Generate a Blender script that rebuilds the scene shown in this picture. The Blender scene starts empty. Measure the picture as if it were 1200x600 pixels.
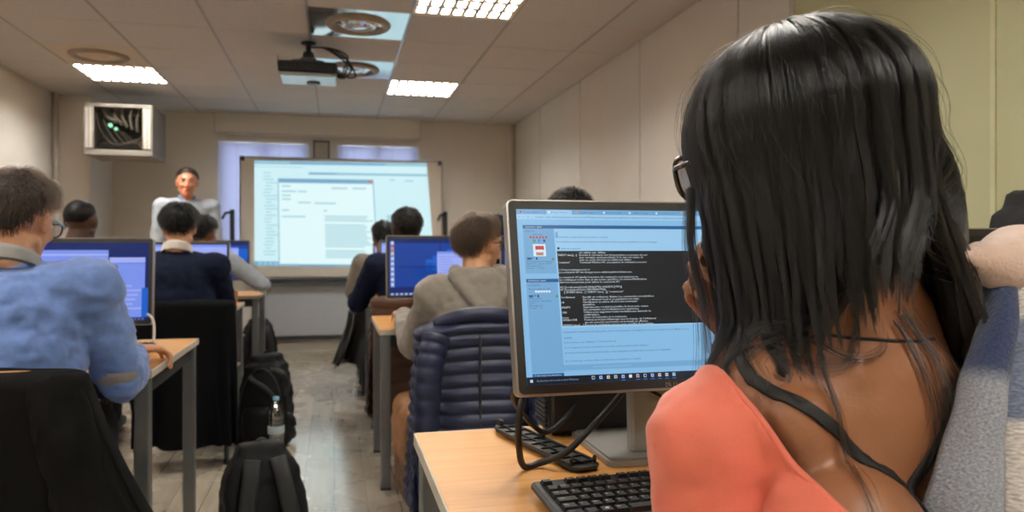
import bpy, bmesh, math, random
import numpy as np
from mathutils import Vector, Matrix, Euler, Quaternion, noise

S = bpy.context.scene
COL = S.collection
R = math.radians

# ---------------------------------------------------------------- camera
EYE = 1.124
cam_d = bpy.data.cameras.new('camera')
cam = bpy.data.objects.new('camera', cam_d)
COL.objects.link(cam)
cam.location = (0, 0, EYE)
cam.rotation_euler = (R(90), 0, R(-13.5))
cam_d.sensor_width = 36
cam_d.lens = 867 / 1200 * 36
cam_d.shift_y = -0.01
cam_d.clip_start = 0.02
cam_d.dof.use_dof = True
cam_d.dof.focus_distance = 1.02
cam_d.dof.aperture_fstop = 6.3
S.camera = cam

# ---------------------------------------------------------------- light, exposure
TUBE_STRENGTH = 76.0
SCREEN_GAIN = 1.0
SKY_STRENGTH = 8.0
S.view_settings.view_transform = 'Standard'
S.view_settings.look = 'None'
S.view_settings.gamma = 1.0
S.view_settings.use_curve_mapping = False
S.view_settings.exposure = 0.0
S.cycles.use_denoising = True
S.cycles.max_bounces = 8
S.cycles.sample_clamp_indirect = 6.0
S.cycles.caustics_reflective = False
S.cycles.caustics_refractive = False

w = bpy.data.worlds.new('evening_sky')
S.world = w
w.use_nodes = True
wn = w.node_tree
wn.nodes.clear()
wo = wn.nodes.new('ShaderNodeOutputWorld')
wb = wn.nodes.new('ShaderNodeBackground')
wb.inputs['Color'].default_value = (0.86, 0.90, 1.0, 1)
wb.inputs['Strength'].default_value = SKY_STRENGTH
wn.links.new(wb.outputs[0], wo.inputs[0])


# ---------------------------------------------------------------- materials
def srgb(*c):
    o = []
    for v in c:
        v = v / 255.0
        o.append(v / 12.92 if v <= 0.04045 else ((v + 0.055) / 1.055) ** 2.4)
    return tuple(o)


def mat(name, col, rough=0.6, metal=0.0, var=0.08, scale=12.0, bump=0.0, bscale=200.0, stretch=(1, 1, 1), spec=0.5, sheen=0.0, coat=0.0, trans=0.0, sss=0.0):
    m = bpy.data.materials.new(name)
    m.use_nodes = True
    nt = m.node_tree
    N, L = nt.nodes, nt.links
    p = N['Principled BSDF']
    p.inputs['Roughness'].default_value = rough
    p.inputs['Metallic'].default_value = metal
    p.inputs['Specular IOR Level'].default_value = spec
    if sheen:
        p.inputs['Sheen Weight'].default_value = sheen
    if coat:
        p.inputs['Coat Weight'].default_value = coat
        p.inputs['Coat Roughness'].default_value = 0.15
        p.inputs['Coat IOR'].default_value = 1.7
    if trans:
        p.inputs['Transmission Weight'].default_value = trans
    if sss:
        p.inputs['Subsurface Weight'].default_value = sss
        p.inputs['Subsurface Radius'].default_value = (0.012, 0.005, 0.003)
        p.inputs['Subsurface Scale'].default_value = 1.0
    tc = N.new('ShaderNodeTexCoord')
    mp = N.new('ShaderNodeMapping')
    mp.inputs['Scale'].default_value = stretch
    L.new(tc.outputs['Object'], mp.inputs['Vector'])
    nz = N.new('ShaderNodeTexNoise')
    nz.inputs['Scale'].default_value = scale
    nz.inputs['Detail'].default_value = 5
    L.new(mp.outputs[0], nz.inputs['Vector'])
    rp = N.new('ShaderNodeMapRange')
    rp.inputs['From Min'].default_value = 0.3
    rp.inputs['From Max'].default_value = 0.7
    rp.inputs['To Min'].default_value = 1 - var
    rp.inputs['To Max'].default_value = 1 + var
    L.new(nz.outputs['Fac'], rp.inputs['Value'])
    mx = N.new('ShaderNodeVectorMath')
    mx.operation = 'SCALE'
    mx.inputs[0].default_value = col
    L.new(rp.outputs[0], mx.inputs['Scale'])
    L.new(mx.outputs[0], p.inputs['Base Color'])
    if bump:
        n2 = N.new('ShaderNodeTexNoise')
        n2.inputs['Scale'].default_value = bscale
        n2.inputs['Detail'].default_value = 3
        L.new(mp.outputs[0], n2.inputs['Vector'])
        b = N.new('ShaderNodeBump')
        b.inputs['Strength'].default_value = bump
        b.inputs['Distance'].default_value = 0.004
        L.new(n2.outputs['Fac'], b.inputs['Height'])
        L.new(b.outputs[0], p.inputs['Normal'])
    return m


def glow(name, col, k=1.0, rough=0.3):
    """a lit thing: screen pixels, lamp, led, self-lit board picture"""
    m = bpy.data.materials.new(name)
    m.use_nodes = True
    p = m.node_tree.nodes['Principled BSDF']
    p.inputs['Base Color'].default_value = (0.01, 0.01, 0.01, 1)
    p.inputs['Roughness'].default_value = rough
    p.inputs['Specular IOR Level'].default_value = 0.2
    p.inputs['Emission Color'].default_value = (*col, 1)
    p.inputs['Emission Strength'].default_value = k
    return m


def wood(name, base, dark, grain=(2.0, 40.0, 40.0), rough=0.35):
    m = mat(name, base, rough=rough)
    nt = m.node_tree
    N, L = nt.nodes, nt.links
    p = N['Principled BSDF']
    tc = N.new('ShaderNodeTexCoord')
    mp = N.new('ShaderNodeMapping')
    mp.inputs['Scale'].default_value = grain
    L.new(tc.outputs['Object'], mp.inputs['Vector'])
    n1 = N.new('ShaderNodeTexNoise')
    n1.inputs['Scale'].default_value = 3.0
    n1.inputs['Detail'].default_value = 8
    n1.inputs['Distortion'].default_value = 0.6
    L.new(mp.outputs[0], n1.inputs['Vector'])
    cr = N.new('ShaderNodeValToRGB')
    cr.color_ramp.elements[0].position = 0.36
    cr.color_ramp.elements[0].color = (*dark, 1)
    cr.color_ramp.elements[1].position = 0.62
    cr.color_ramp.elements[1].color = (*base, 1)
    L.new(n1.outputs['Fac'], cr.inputs[0])
    L.new(cr.outputs[0], p.inputs['Base Color'])
    return m


def thin_glass(name, tint, refl=0.06, rough=0.02):
    """a thin clear pane: light passes straight through, a little is mirrored"""
    m = bpy.data.materials.new(name)
    m.use_nodes = True
    N, L = m.node_tree.nodes, m.node_tree.links
    N.remove(N['Principled BSDF'])
    a = N.new('ShaderNodeBsdfTransparent')
    a.inputs['Color'].default_value = (*tint, 1)
    b = N.new('ShaderNodeBsdfGlossy')
    b.inputs['Roughness'].default_value = rough
    lw = N.new('ShaderNodeLayerWeight')
    lw.inputs['Blend'].default_value = 0.25
    ad = N.new('ShaderNodeMath')
    ad.operation = 'MULTIPLY_ADD'
    ad.inputs[1].default_value = 0.6
    ad.inputs[2].default_value = refl
    L.new(lw.outputs['Fresnel'], ad.inputs[0])
    mx = N.new('ShaderNodeMixShader')
    L.new(ad.outputs[0], mx.inputs[0])
    L.new(a.outputs[0], mx.inputs[1])
    L.new(b.outputs[0], mx.inputs[2])
    L.new(mx.outputs[0], N['Material Output'].inputs['Surface'])
    return m


M = {}
M['wall'] = mat('painted_wall', srgb(222, 217, 209), 0.75, var=0.03, scale=2.0, bump=0.05, bscale=120)
M['wall_green'] = mat('green_panel', srgb(190, 189, 152), 0.5, var=0.03, scale=2.0)
M['seam'] = mat('panel_seam', srgb(198, 192, 183), 0.6)
M['seam_green'] = mat('green_seam', srgb(206, 203, 165), 0.4)
M['tile'] = mat('ceiling_tile', srgb(196, 196, 197), 0.9, var=0.05, scale=40, bump=0.15, bscale=300)
M['tbar'] = mat('ceiling_bar', srgb(150, 148, 146), 0.35, metal=0.7)
M['white_enamel'] = mat('white_enamel', srgb(225, 222, 216), 0.4, var=0.02)
M['louver'] = mat('louver_white', srgb(240, 232, 218), 0.3, var=0.02)
M['lamp'] = glow('lamp_light', (1.0, 0.965, 0.885), TUBE_STRENGTH)
M['vent_plate'] = mat('vent_plate', srgb(226, 230, 234), 0.10, metal=0.85, var=0.02)
M['vent_dull'] = mat('vent_painted', srgb(196, 186, 172), 0.5, var=0.03)
M['vent_ring'] = mat('vent_ring', srgb(150, 138, 124), 0.5, var=0.1)
M['black_plastic'] = mat('black_plastic', srgb(24, 24, 25), 0.45, var=0.15, scale=30, bump=0.05, bscale=600)
M['bezel'] = mat('bezel_black', srgb(44, 43, 42), 0.5, var=0.1, bump=0.06, bscale=900)
M['key'] = mat('key_black', srgb(30, 29, 30), 0.4, var=0.15)
M['screen_off'] = mat('screen_off', srgb(14, 14, 16), 0.25, var=0.02)
M['silver'] = mat('silver_plastic', srgb(170, 162, 152), 0.35, metal=0.5, var=0.05)
M['stand_grey'] = mat('stand_grey', srgb(150, 146, 141), 0.4, metal=0.3, var=0.05)
M['steel'] = mat('grey_steel', srgb(118, 120, 122), 0.4, metal=0.6, var=0.08)
M['dark_steel'] = mat('dark_steel', srgb(58, 59, 62), 0.45, metal=0.5, var=0.1)
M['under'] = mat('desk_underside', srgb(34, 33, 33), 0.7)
M['beech'] = wood('beech_laminate', srgb(220, 160, 90), srgb(211, 149, 80), grain=(1.2, 22, 22), rough=0.38)
M['edge'] = mat('desk_edge', srgb(196, 186, 172), 0.5)
M['plywood'] = wood('chair_plywood', srgb(196, 150, 96), srgb(170, 120, 70))
M['blind'] = mat('blind_slat', srgb(205, 208, 220), 0.5, var=0.03, trans=0.0)
M['glass'] = thin_glass('clear_glass', (0.95, 0.97, 1.0))
M['board'] = mat('whiteboard', srgb(215, 206, 194), 0.3, var=0.02)
M['board_low'] = mat('board_lower', srgb(168, 170, 176), 0.4, var=0.03)
M['alu'] = mat('aluminium', srgb(165, 165, 166), 0.35, metal=0.8)
M['rail'] = mat('dark_rail', srgb(56, 58, 64), 0.45, metal=0.3)
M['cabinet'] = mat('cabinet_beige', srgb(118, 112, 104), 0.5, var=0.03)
M['cable'] = mat('black_cable', srgb(20, 20, 22), 0.45)
M['grey_cable'] = mat('grey_cable', srgb(120, 116, 110), 0.5)
M['white_cable'] = mat('white_cable', srgb(205, 200, 190), 0.5)
M['led'] = glow('green_led', (0.35, 1.0, 0.6), 2.2)
M['black_cloth'] = mat('black_cloth', srgb(21, 20, 20), 0.85, var=0.25, scale=8, bump=0.35, bscale=350, spec=0.08)
M['coat_dark'] = mat('coat_dark', srgb(13, 14, 17), 0.85, var=0.25, scale=8, bump=0.3, bscale=250, spec=0.08)
M['puffer'] = mat('navy_puffer', srgb(19, 27, 58), 0.5, var=0.15, scale=20, bump=0.25, bscale=120)
M['brown_cloth'] = mat('brown_quilt', srgb(82, 58, 46), 0.7, var=0.2, bump=0.4, bscale=90)
M['tan'] = mat('tan_leather', srgb(150, 104, 66), 0.55, var=0.2, bump=0.2)
M['brown_leather'] = mat('brown_leather', srgb(86, 54, 34), 0.5, var=0.2, bump=0.2)
M['leather'] = mat('black_leather', srgb(22, 21, 21), 0.3, var=0.2, bump=0.25, bscale=60)
M['nylon'] = mat('black_nylon', srgb(23, 23, 25), 0.6, var=0.2, bump=0.5, bscale=420, spec=0.2)
M['strap'] = mat('webbing', srgb(22, 22, 24), 0.55, var=0.2, bump=0.6, bscale=500)
M['bottle'] = thin_glass('bottle_plastic', (0.80, 0.85, 0.88), .30, .10)
M['cap_blue'] = mat('bottle_cap', srgb(120, 175, 200), 0.4)
M['label'] = mat('bottle_label', srgb(170, 190, 196), 0.5)
M['blue_knit'] = mat('blue_knit', srgb(104, 132, 192), 0.85, var=0.10, scale=60, bump=0.35, bscale=500, sheen=0.3)
M['grey_knit'] = mat('grey_knit', srgb(148, 146, 143), 0.85, var=0.1, bump=0.3, bscale=500)
M['hoodie'] = mat('grey_fleece', srgb(136, 127, 117), 0.9, var=0.08, scale=40, bump=0.3, bscale=400, sheen=0.3)
M['navy'] = mat('navy_wool', srgb(20, 27, 48), 0.9, var=0.15, bump=0.3, bscale=400, spec=0.15)
M['shirt'] = mat('pale_blue_shirt', srgb(172, 181, 192), 0.8, var=0.06, scale=30, bump=0.1)
M['shirt_collar'] = mat('blue_collar', srgb(120, 140, 170), 0.8)
M['white_shirt'] = mat('white_shirt', srgb(214, 206, 196), 0.8)
M['beige_cloth'] = mat('beige_jumper', srgb(136, 126, 116), 0.9)
M['denim'] = mat('dark_trousers', srgb(36, 38, 46), 0.9, var=0.15)
M['shoe'] = mat('dark_shoe', srgb(24, 22, 22), 0.5)
M['coral'] = mat('coral_top', srgb(226, 112, 88), 0.75, var=0.05, scale=20, bump=0.15, bscale=700, sheen=0.3)
M['bra'] = mat('black_strap', srgb(20, 18, 19), 0.6, var=0.1, bump=0.3, bscale=700)
M['skin_brown'] = mat('brown_skin', srgb(148, 97, 66), 0.42, var=0.10, scale=18, bump=0.12, bscale=260, sss=0.08)
M['skin_dark'] = mat('dark_skin', srgb(84, 58, 44), 0.42, var=0.08, bump=0.1, sss=0.05)
M['skin_light'] = mat('light_skin', srgb(214, 160, 124), 0.5, var=0.06, scale=25, bump=0.08, bscale=300, sss=0.1)
M['skin_ruddy'] = mat('ruddy_skin', srgb(222, 146, 112), 0.45, var=0.08, scale=25, bump=0.08, sss=0.1)
M['hair_black'] = mat('black_hair', srgb(7, 6, 6), 0.5, var=0.3, scale=60, bump=0.5, bscale=150, stretch=(1, 1, 0.15), spec=0.2)
M['hair_brown'] = mat('brown_hair', srgb(46, 31, 22), 0.55, var=0.3, scale=60, bump=0.5, bscale=150, stretch=(1, 1, 0.15))
M['hair_dkbrown'] = mat('dark_brown_hair', srgb(28, 19, 14), 0.5, var=0.3, scale=60, bump=0.5, bscale=150, stretch=(1, 1, 0.15))
M['eye_white'] = mat('eye_white', srgb(225, 220, 214), 0.2)
M['iris'] = mat('iris_dark', srgb(40, 26, 18), 0.2)
M['lip'] = mat('lip_rose', srgb(160, 86, 76), 0.45)
M['tortoise'] = mat('tortoiseshell', srgb(74, 46, 28), 0.25, var=0.6, scale=90)
M['frame_black'] = mat('frame_black', srgb(20, 20, 22), 0.3)
M['frame_blue'] = mat('frame_blue', srgb(96, 176, 216), 0.3)
M['lens'] = thin_glass('lens_clear', (0.97, 0.98, 1.0), .08)
M['pink_wool'] = mat('pink_wool', srgb(214, 184, 168), 0.95, var=0.05, scale=30, bump=0.4, bscale=300, sheen=0.4)
M['white_print'] = mat('key_legend', srgb(225, 225, 225), 0.5)
M['blue_print'] = mat('key_legend_blue', srgb(80, 150, 230), 0.5)
M['chrome_text'] = mat('logo_silver', srgb(150, 146, 140), 0.4, metal=0.3)
M['curtain_plate'] = mat('switch_plate', srgb(190, 182, 172), 0.5)


def floor_mat():
    m = mat('vinyl_floor', srgb(196, 178, 152), 0.28, spec=0.8, coat=1.0)
    N, L = m.node_tree.nodes, m.node_tree.links
    p = N['Principled BSDF']
    tc = N.new('ShaderNodeTexCoord')
    sp = N.new('ShaderNodeMapping')
    sp.inputs['Rotation'].default_value = (0, 0, R(90))
    L.new(tc.outputs['Object'], sp.inputs['Vector'])
    br = N.new('ShaderNodeTexBrick')
    br.inputs['Scale'].default_value = 1.0
    br.inputs['Brick Width'].default_value = 1.1
    br.inputs['Row Height'].default_value = 0.14
    br.inputs['Mortar Size'].default_value = 0.002
    br.inputs['Color1'].default_value = (*srgb(200, 187, 168), 1)
    br.inputs['Color2'].default_value = (*srgb(184, 171, 152), 1)
    br.inputs['Mortar'].default_value = (*srgb(140, 124, 104), 1)
    L.new(sp.outputs[0], br.inputs['Vector'])
    mp = N.new('ShaderNodeMapping')
    mp.inputs['Scale'].default_value = (26, 1.6, 1)
    L.new(tc.outputs['Object'], mp.inputs['Vector'])
    n1 = N.new('ShaderNodeTexNoise')
    n1.inputs['Scale'].default_value = 1.0
    n1.inputs['Detail'].default_value = 7
    L.new(mp.outputs[0], n1.inputs['Vector'])
    mr = N.new('ShaderNodeMapRange')
    mr.inputs['From Min'].default_value = 0.3
    mr.inputs['From Max'].default_value = 0.7
    mr.inputs['To Min'].default_value = 0.80
    mr.inputs['To Max'].default_value = 1.12
    L.new(n1.outputs['Fac'], mr.inputs['Value'])
    ml = N.new('ShaderNodeVectorMath')
    ml.operation = 'SCALE'
    L.new(br.outputs['Color'], ml.inputs[0])
    L.new(mr.outputs[0], ml.inputs['Scale'])
    L.new(ml.outputs[0], p.inputs['Base Color'])
    n2 = N.new('ShaderNodeTexNoise')
    n2.inputs['Scale'].default_value = 4.0
    n2.inputs['Detail'].default_value = 6
    L.new(tc.outputs['Object'], n2.inputs['Vector'])
    r2 = N.new('ShaderNodeMapRange')
    r2.inputs['To Min'].default_value = 0.18
    r2.inputs['To Max'].default_value = 0.36
    L.new(n2.outputs['Fac'], r2.inputs['Value'])
    L.new(r2.outputs[0], p.inputs['Roughness'])
    return m


M['floor'] = floor_mat()


def plaid_mat():
    """woven blanket plaid: bands in the cloth's own coordinates (UV)"""
    m = mat('plaid_wool', srgb(150, 150, 160), 0.95, sheen=0.3, bump=0.5, bscale=350)
    N, L = m.node_tree.nodes, m.node_tree.links
    p = N['Principled BSDF']
    uv = N.new('ShaderNodeUVMap')
    sx = N.new('ShaderNodeSeparateXYZ')
    L.new(uv.outputs[0], sx.inputs[0])

    def ramp(sock, stops):
        cr = N.new('ShaderNodeValToRGB')
        cr.color_ramp.interpolation = 'LINEAR'
        e = cr.color_ramp.elements
        while len(e) < len(stops):
            e.new(0.5)
        for i, (pos, c) in enumerate(stops):
            e[i].position = pos
            e[i].color = (*c, 1)
        L.new(sock, cr.inputs[0])
        return cr
    navy = srgb(44, 56, 92)
    grey = srgb(146, 148, 158)
    cream = srgb(206, 198, 190)
    mid = srgb(110, 118, 140)
    a = ramp(sx.outputs['Y'], [(0, mid), (0.22, mid), (0.24, navy), (0.47, navy), (0.5, grey), (1, grey)])
    b = ramp(sx.outputs['Y'], [(0, cream), (0.38, cream), (0.40, mid), (0.58, mid), (0.60, cream), (1, cream)])
    st = N.new('ShaderNodeMapRange')
    st.inputs['From Min'].default_value = 0.32
    st.inputs['From Max'].default_value = 0.36
    L.new(sx.outputs['X'], st.inputs['Value'])
    mx = N.new('ShaderNodeMix')
    mx.data_type = 'RGBA'
    L.new(st.outputs[0], mx.inputs['Factor'])
    L.new(a.outputs[0], mx.inputs['A'])
    L.new(b.outputs[0], mx.inputs['B'])
    wv = N.new('ShaderNodeTexNoise')
    wv.inputs['Scale'].default_value = 420
    mp = N.new('ShaderNodeMapping')
    mp.inputs['Rotation'].default_value = (0, 0, R(35))
    mp.inputs['Scale'].default_value = (0.35, 1.0, 1)
    L.new(uv.outputs[0], mp.inputs['Vector'])
    wv.inputs['Scale'].default_value = 190
    L.new(mp.outputs[0], wv.inputs['Vector'])
    mr = N.new('ShaderNodeMapRange')
    mr.inputs['From Min'].default_value = 0.35
    mr.inputs['From Max'].default_value = 0.65
    mr.inputs['To Min'].default_value = 0.65
    mr.inputs['To Max'].default_value = 1.3
    L.new(wv.outputs['Fac'], mr.inputs['Value'])
    sc = N.new('ShaderNodeVectorMath')
    sc.operation = 'SCALE'
    L.new(mx.outputs['Result'], sc.inputs[0])
    L.new(mr.outputs[0], sc.inputs['Scale'])
    L.new(sc.outputs[0], p.inputs['Base Color'])
    return m


M['plaid'] = plaid_mat()


def hair_mat(name, col, rough=0.3):
    m = bpy.data.materials.new(name)
    m.use_nodes = True
    N, L = m.node_tree.nodes, m.node_tree.links
    N.remove(N['Principled BSDF'])
    h = N.new('ShaderNodeBsdfHairPrincipled')
    h.model = 'CHIANG'
    h.parametrization = 'COLOR'
    h.inputs['Color'].default_value = (*col, 1)
    h.inputs['Roughness'].default_value = rough
    h.inputs['Radial Roughness'].default_value = 0.35
    h.inputs['Random Roughness'].default_value = 0.3
    L.new(h.outputs[0], N['Material Output'].inputs['Surface'])
    return m


M['strand_black'] = hair_mat('black_strands', (0.0035, 0.003, 0.003), 0.19)
M['strand_brown'] = hair_mat('brown_strands', (0.03, 0.018, 0.011), 0.4)
M['strand_dkbrown'] = hair_mat('dark_brown_strands', (0.022, 0.013, 0.009), 0.35)


# ---------------------------------------------------------------- object helpers
def tag(o, label, cat, group=None):
    o['label'] = label
    o['category'] = cat
    if group:
        o['group'] = group
    return o


def empty(name, loc=(0, 0, 0), rz=0.0):
    o = bpy.data.objects.new(name, None)
    COL.objects.link(o)
    o.location = loc
    o.rotation_euler = (0, 0, rz)
    o.empty_display_size = 0.1
    return o


def link_mesh(name, me, mats, parent=None, smooth=False, loc=None, rz=None):
    o = bpy.data.objects.new(name, me)
    COL.objects.link(o)
    if not isinstance(mats, (list, tuple)):
        mats = [mats]
    if len(me.materials) == 0:
        for m in mats:
            me.materials.append(m)
    if smooth:
        me.polygons.foreach_set('use_smooth', [True] * len(me.polygons))
    if parent:
        o.parent = parent
    if loc:
        o.location = loc
    if rz:
        o.rotation_euler = (0, 0, rz)
    return o


def structure(o):
    o['kind'] = 'structure'
    return o


def copy_tree(o, parent=None):
    c = o.copy()
    COL.objects.link(c)
    c.parent = parent
    for ch in list(o.children):
        copy_tree(ch, c)
    return c


class MB:
    """collects shapes into one mesh"""

    def __init__(self):
        self.v, self.f, self.m = [], [], []
        self.s = []

    def add(self, vs, fs, mi=0, sm=False):
        b = len(self.v)
        self.v += [tuple(v) for v in vs]
        self.f += [tuple(i + b for i in f) for f in fs]
        self.m += [mi] * len(fs)
        self.s += [sm] * len(fs)

    def box(self, c, s, mi=0, rot=None, bev=0.0):
        hx, hy, hz = s[0] / 2, s[1] / 2, s[2] / 2
        if bev > 0:
            b = min(bev, hx * .9, hy * .9, hz * .9)
            pts = []
            for sx in (-1, 1):
                for sy in (-1, 1):
                    for sz in (-1, 1):
                        pts += [(sx * (hx - b), sy * (hy - b), sz * hz), (sx * (hx - b), sy * hy, sz * (hz - b)), (sx * hx, sy * (hy - b), sz * (hz - b))]
            bm = bmesh.new()
            for p in pts:
                bm.verts.new(p)
            bmesh.ops.convex_hull(bm, input=bm.verts)
            bmesh.ops.dissolve_limit(bm, angle_limit=0.01, verts=bm.verts, edges=bm.edges)
            bm.verts.index_update()
            vs = [v.co.copy() for v in bm.verts]
            fs = [[v.index for v in f.verts] for f in bm.faces]
            bm.free()
        else:
            vs = [Vector((x, y, z)) for x in (-hx, hx) for y in (-hy, hy) for z in (-hz, hz)]
            fs = [(0, 1, 3, 2), (4, 6, 7, 5), (0, 4, 5, 1), (2, 3, 7, 6), (0, 2, 6, 4), (1, 5, 7, 3)]
        c = Vector(c)
        if rot is not None:
            vs = [rot @ v for v in vs]
        self.add([v + c for v in vs], fs, mi)

    def span(self, a, b, mi=0, bev=0.0):
        self.box([(a[i] + b[i]) / 2 for i in range(3)], [abs(b[i] - a[i]) for i in range(3)], mi, None, bev)

    def quad(self, pts, mi=0):
        self.add(pts, [tuple(range(len(pts)))], mi)

    def tube(self, pts, r, seg=10, mi=0, cap=True, flat=None):
        """swept tube; r a number or a list; flat=(a,b,up) makes a ribbon section"""
        pts = [Vector(p) for p in pts]
        n = len(pts)
        rr = r if isinstance(r, (list, tuple)) else [r] * n
        vs, fs = [], []
        up = None
        for i, p in enumerate(pts):
            t = (pts[min(i + 1, n - 1)] - pts[max(i - 1, 0)])
            t = t.normalized() if t.length > 1e-9 else Vector((0, 0, 1))
            if up is None:
                up = Vector(flat[2]) if flat else (Vector((0, 0, 1)) if abs(t.z) < 0.9 else Vector((1, 0, 0)))
            if flat:
                up = Vector(flat[2])
            a = t.cross(up)
            if a.length < 1e-6:
                a = t.orthogonal()
            a.normalize()
            b = a.cross(t).normalized()
            up = b
            for k in range(seg):
                an = 2 * math.pi * k / seg
                if flat:
                    vs.append(p + a * math.cos(an) * flat[0] + b * math.sin(an) * flat[1])
                else:
                    vs.append(p + (a * math.cos(an) + b * math.sin(an)) * rr[i])
        for i in range(n - 1):
            for k in range(seg):
                k2 = (k + 1) % seg
                fs.append((i * seg + k, i * seg + k2, (i + 1) * seg + k2, (i + 1) * seg + k))
        if cap:
            fs.append(tuple(range(seg))[::-1])
            fs.append(tuple((n - 1) * seg + k for k in range(seg)))
        self.add(vs, fs, mi, True)

    def lathe(self, prof, c=(0, 0, 0), seg=28, mi=0, rot=None, sm=True):
        vs, fs = [], []
        n = len(prof)
        c = Vector(c)
        for (r, z) in prof:
            for k in range(seg):
                a = 2 * math.pi * k / seg
                v = Vector((r * math.cos(a), r * math.sin(a), z))
                if rot is not None:
                    v = rot @ v
                vs.append(v + c)
        for i in range(n - 1):
            for k in range(seg):
                k2 = (k + 1) % seg
                fs.append((i * seg + k, i * seg + k2, (i + 1) * seg + k2, (i + 1) * seg + k))
        self.add(vs, fs, mi, sm)

    def prism(self, poly, z0, z1, mi=0, tf=None):
        n = len(poly)
        vs = [Vector((x, y, z0)) for x, y in poly] + [Vector((x, y, z1)) for x, y in poly]
        if tf is not None:
            vs = [tf @ v for v in vs]
        fs = [tuple(range(n))[::-1], tuple(range(n, 2 * n))]
        fs += [(i, (i + 1) % n, n + (i + 1) % n, n + i) for i in range(n)]
        self.add(vs, fs, mi)

    def cap(self, p0, r0, p1, r1, seg=12, mi=0):
        """tapered capsule"""
        p0, p1 = Vector(p0), Vector(p1)
        ax = p1 - p0
        ax = ax.normalized() if ax.length > 1e-6 else Vector((0, 0, 1))
        a = ax.orthogonal().normalized()
        b = ax.cross(a)
        vs, fs = [], []
        rings = []
        for j in range(5):
            e = -math.pi / 2 + math.pi / 2 * j / 4
            rings.append((p0 + ax * math.sin(e) * r0, math.cos(e) * r0))
        for j in range(5):
            e = math.pi / 2 * j / 4
            rings.append((p1 + ax * math.sin(e) * r1, math.cos(e) * r1))
        for (c, r) in rings:
            r = max(r, 1e-5)
            for k in range(seg):
                an = 2 * math.pi * k / seg
                vs.append(c + (a * math.cos(an) + b * math.sin(an)) * r)
        n = len(rings)
        for i in range(n - 1):
            for k in range(seg):
                k2 = (k + 1) % seg
                fs.append((i * seg + k, i * seg + k2, (i + 1) * seg + k2, (i + 1) * seg + k))
        fs.append(tuple(range(seg))[::-1])
        fs.append(tuple((n - 1) * seg + k for k in range(seg)))
        self.add(vs, fs, mi, True)

    def ell(self, c, r, mtx=None, nu=18, nv=12, mi=0):
        vs, fs = [], []
        for j in range(nv + 1):
            e = -math.pi / 2 + math.pi * j / nv
            ce = max(math.cos(e), 1e-4)
            for k in range(nu):
                a = 2 * math.pi * k / nu
                v = Vector((ce * math.cos(a) * r[0], ce * math.sin(a) * r[1], math.sin(e) * r[2])) + Vector(c)
                if mtx is not None:
                    v = mtx @ v
                vs.append(v)
        for j in range(nv):
            for k in range(nu):
                k2 = (k + 1) % nu
                fs.append((j * nu + k, j * nu + k2, (j + 1) * nu + k2, (j + 1) * nu + k))
        fs.append(tuple(range(nu))[::-1])
        fs.append(tuple(nv * nu + k for k in range(nu)))
        self.add(vs, fs, mi, True)

    def mesh(self, name):
        me = bpy.data.meshes.new(name)
        me.from_pydata(self.v, [], self.f)
        me.polygons.foreach_set('material_index', self.m)
        me.polygons.foreach_set('use_smooth', self.s)
        me.update()
        return me

    def build(self, name, mats, parent=None, loc=None, rz=None, sub=0, smooth=None, fix=False):
        me = self.mesh(name)
        if fix:
            bm = bmesh.new()
            bm.from_mesh(me)
            bmesh.ops.recalc_face_normals(bm, faces=bm.faces)
            bm.to_mesh(me)
            bm.free()
        o = link_mesh(name, me, mats, parent, bool(smooth), loc, rz)
        if sub:
            md = o.modifiers.new('sub', 'SUBSURF')
            md.levels = md.render_levels = sub
        return o

    def remesh(self, voxel, smooth=4, factor=0.5):
        me = self.mesh('tmp')
        o = bpy.data.objects.new('tmp', me)
        COL.objects.link(o)
        r = o.modifiers.new('r', 'REMESH')
        r.mode = 'VOXEL'
        r.voxel_size = voxel
        if smooth:
            s = o.modifiers.new('s', 'SMOOTH')
            s.factor = factor
            s.iterations = smooth
        dg = bpy.context.evaluated_depsgraph_get()
        out = bpy.data.meshes.new_from_object(o.evaluated_get(dg))
        bpy.data.objects.remove(o)
        bpy.data.meshes.remove(me)
        out.materials.clear()
        out.polygons.foreach_set('use_smooth', [True] * len(out.polygons))
        return out


def wrinkle(me, amp, scale, seed=0.0, stretch=(1, 1, 1), ridged=False):
    """pushes the vertices along their normals by noise"""
    off = Vector((seed * 7.3, seed * 3.1, seed * 5.7))
    st = Vector(stretch)
    ns = [v.normal.copy() for v in me.vertices]
    for v, n in zip(me.vertices, ns):
        p = Vector((v.co.x * st.x, v.co.y * st.y, v.co.z * st.z)) * scale + off
        h = noise.noise(p) + 0.5 * noise.noise(p * 2.1)
        if ridged:
            h = 0.6 - 1.4 * abs(h)
        v.co += n * h * amp
    me.update()


def frame_of(d, up=(0, 0, 1)):
    """rotation whose z axis is d"""
    return Vector(d).to_track_quat('Z', 'Y').to_matrix()


def bez(p, n=16):
    """smooth curve through points (Catmull-Rom)"""
    p = [Vector(q) for q in p]
    q = [2 * p[0] - p[1]] + p + [2 * p[-1] - p[-2]]
    out = []
    for i in range(1, len(q) - 2):
        a, b, c, d = q[i - 1], q[i], q[i + 1], q[i + 2]
        k = max(2, n // (len(p) - 1))
        for j in range(k):
            t = j / k
            out.append(0.5 * ((2 * b) + (c - a) * t + (2 * a - 5 * b + 4 * c - d) * t * t + (3 * b - a - 3 * c + d) * t ** 3))
    out.append(p[-1])
    return out


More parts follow.
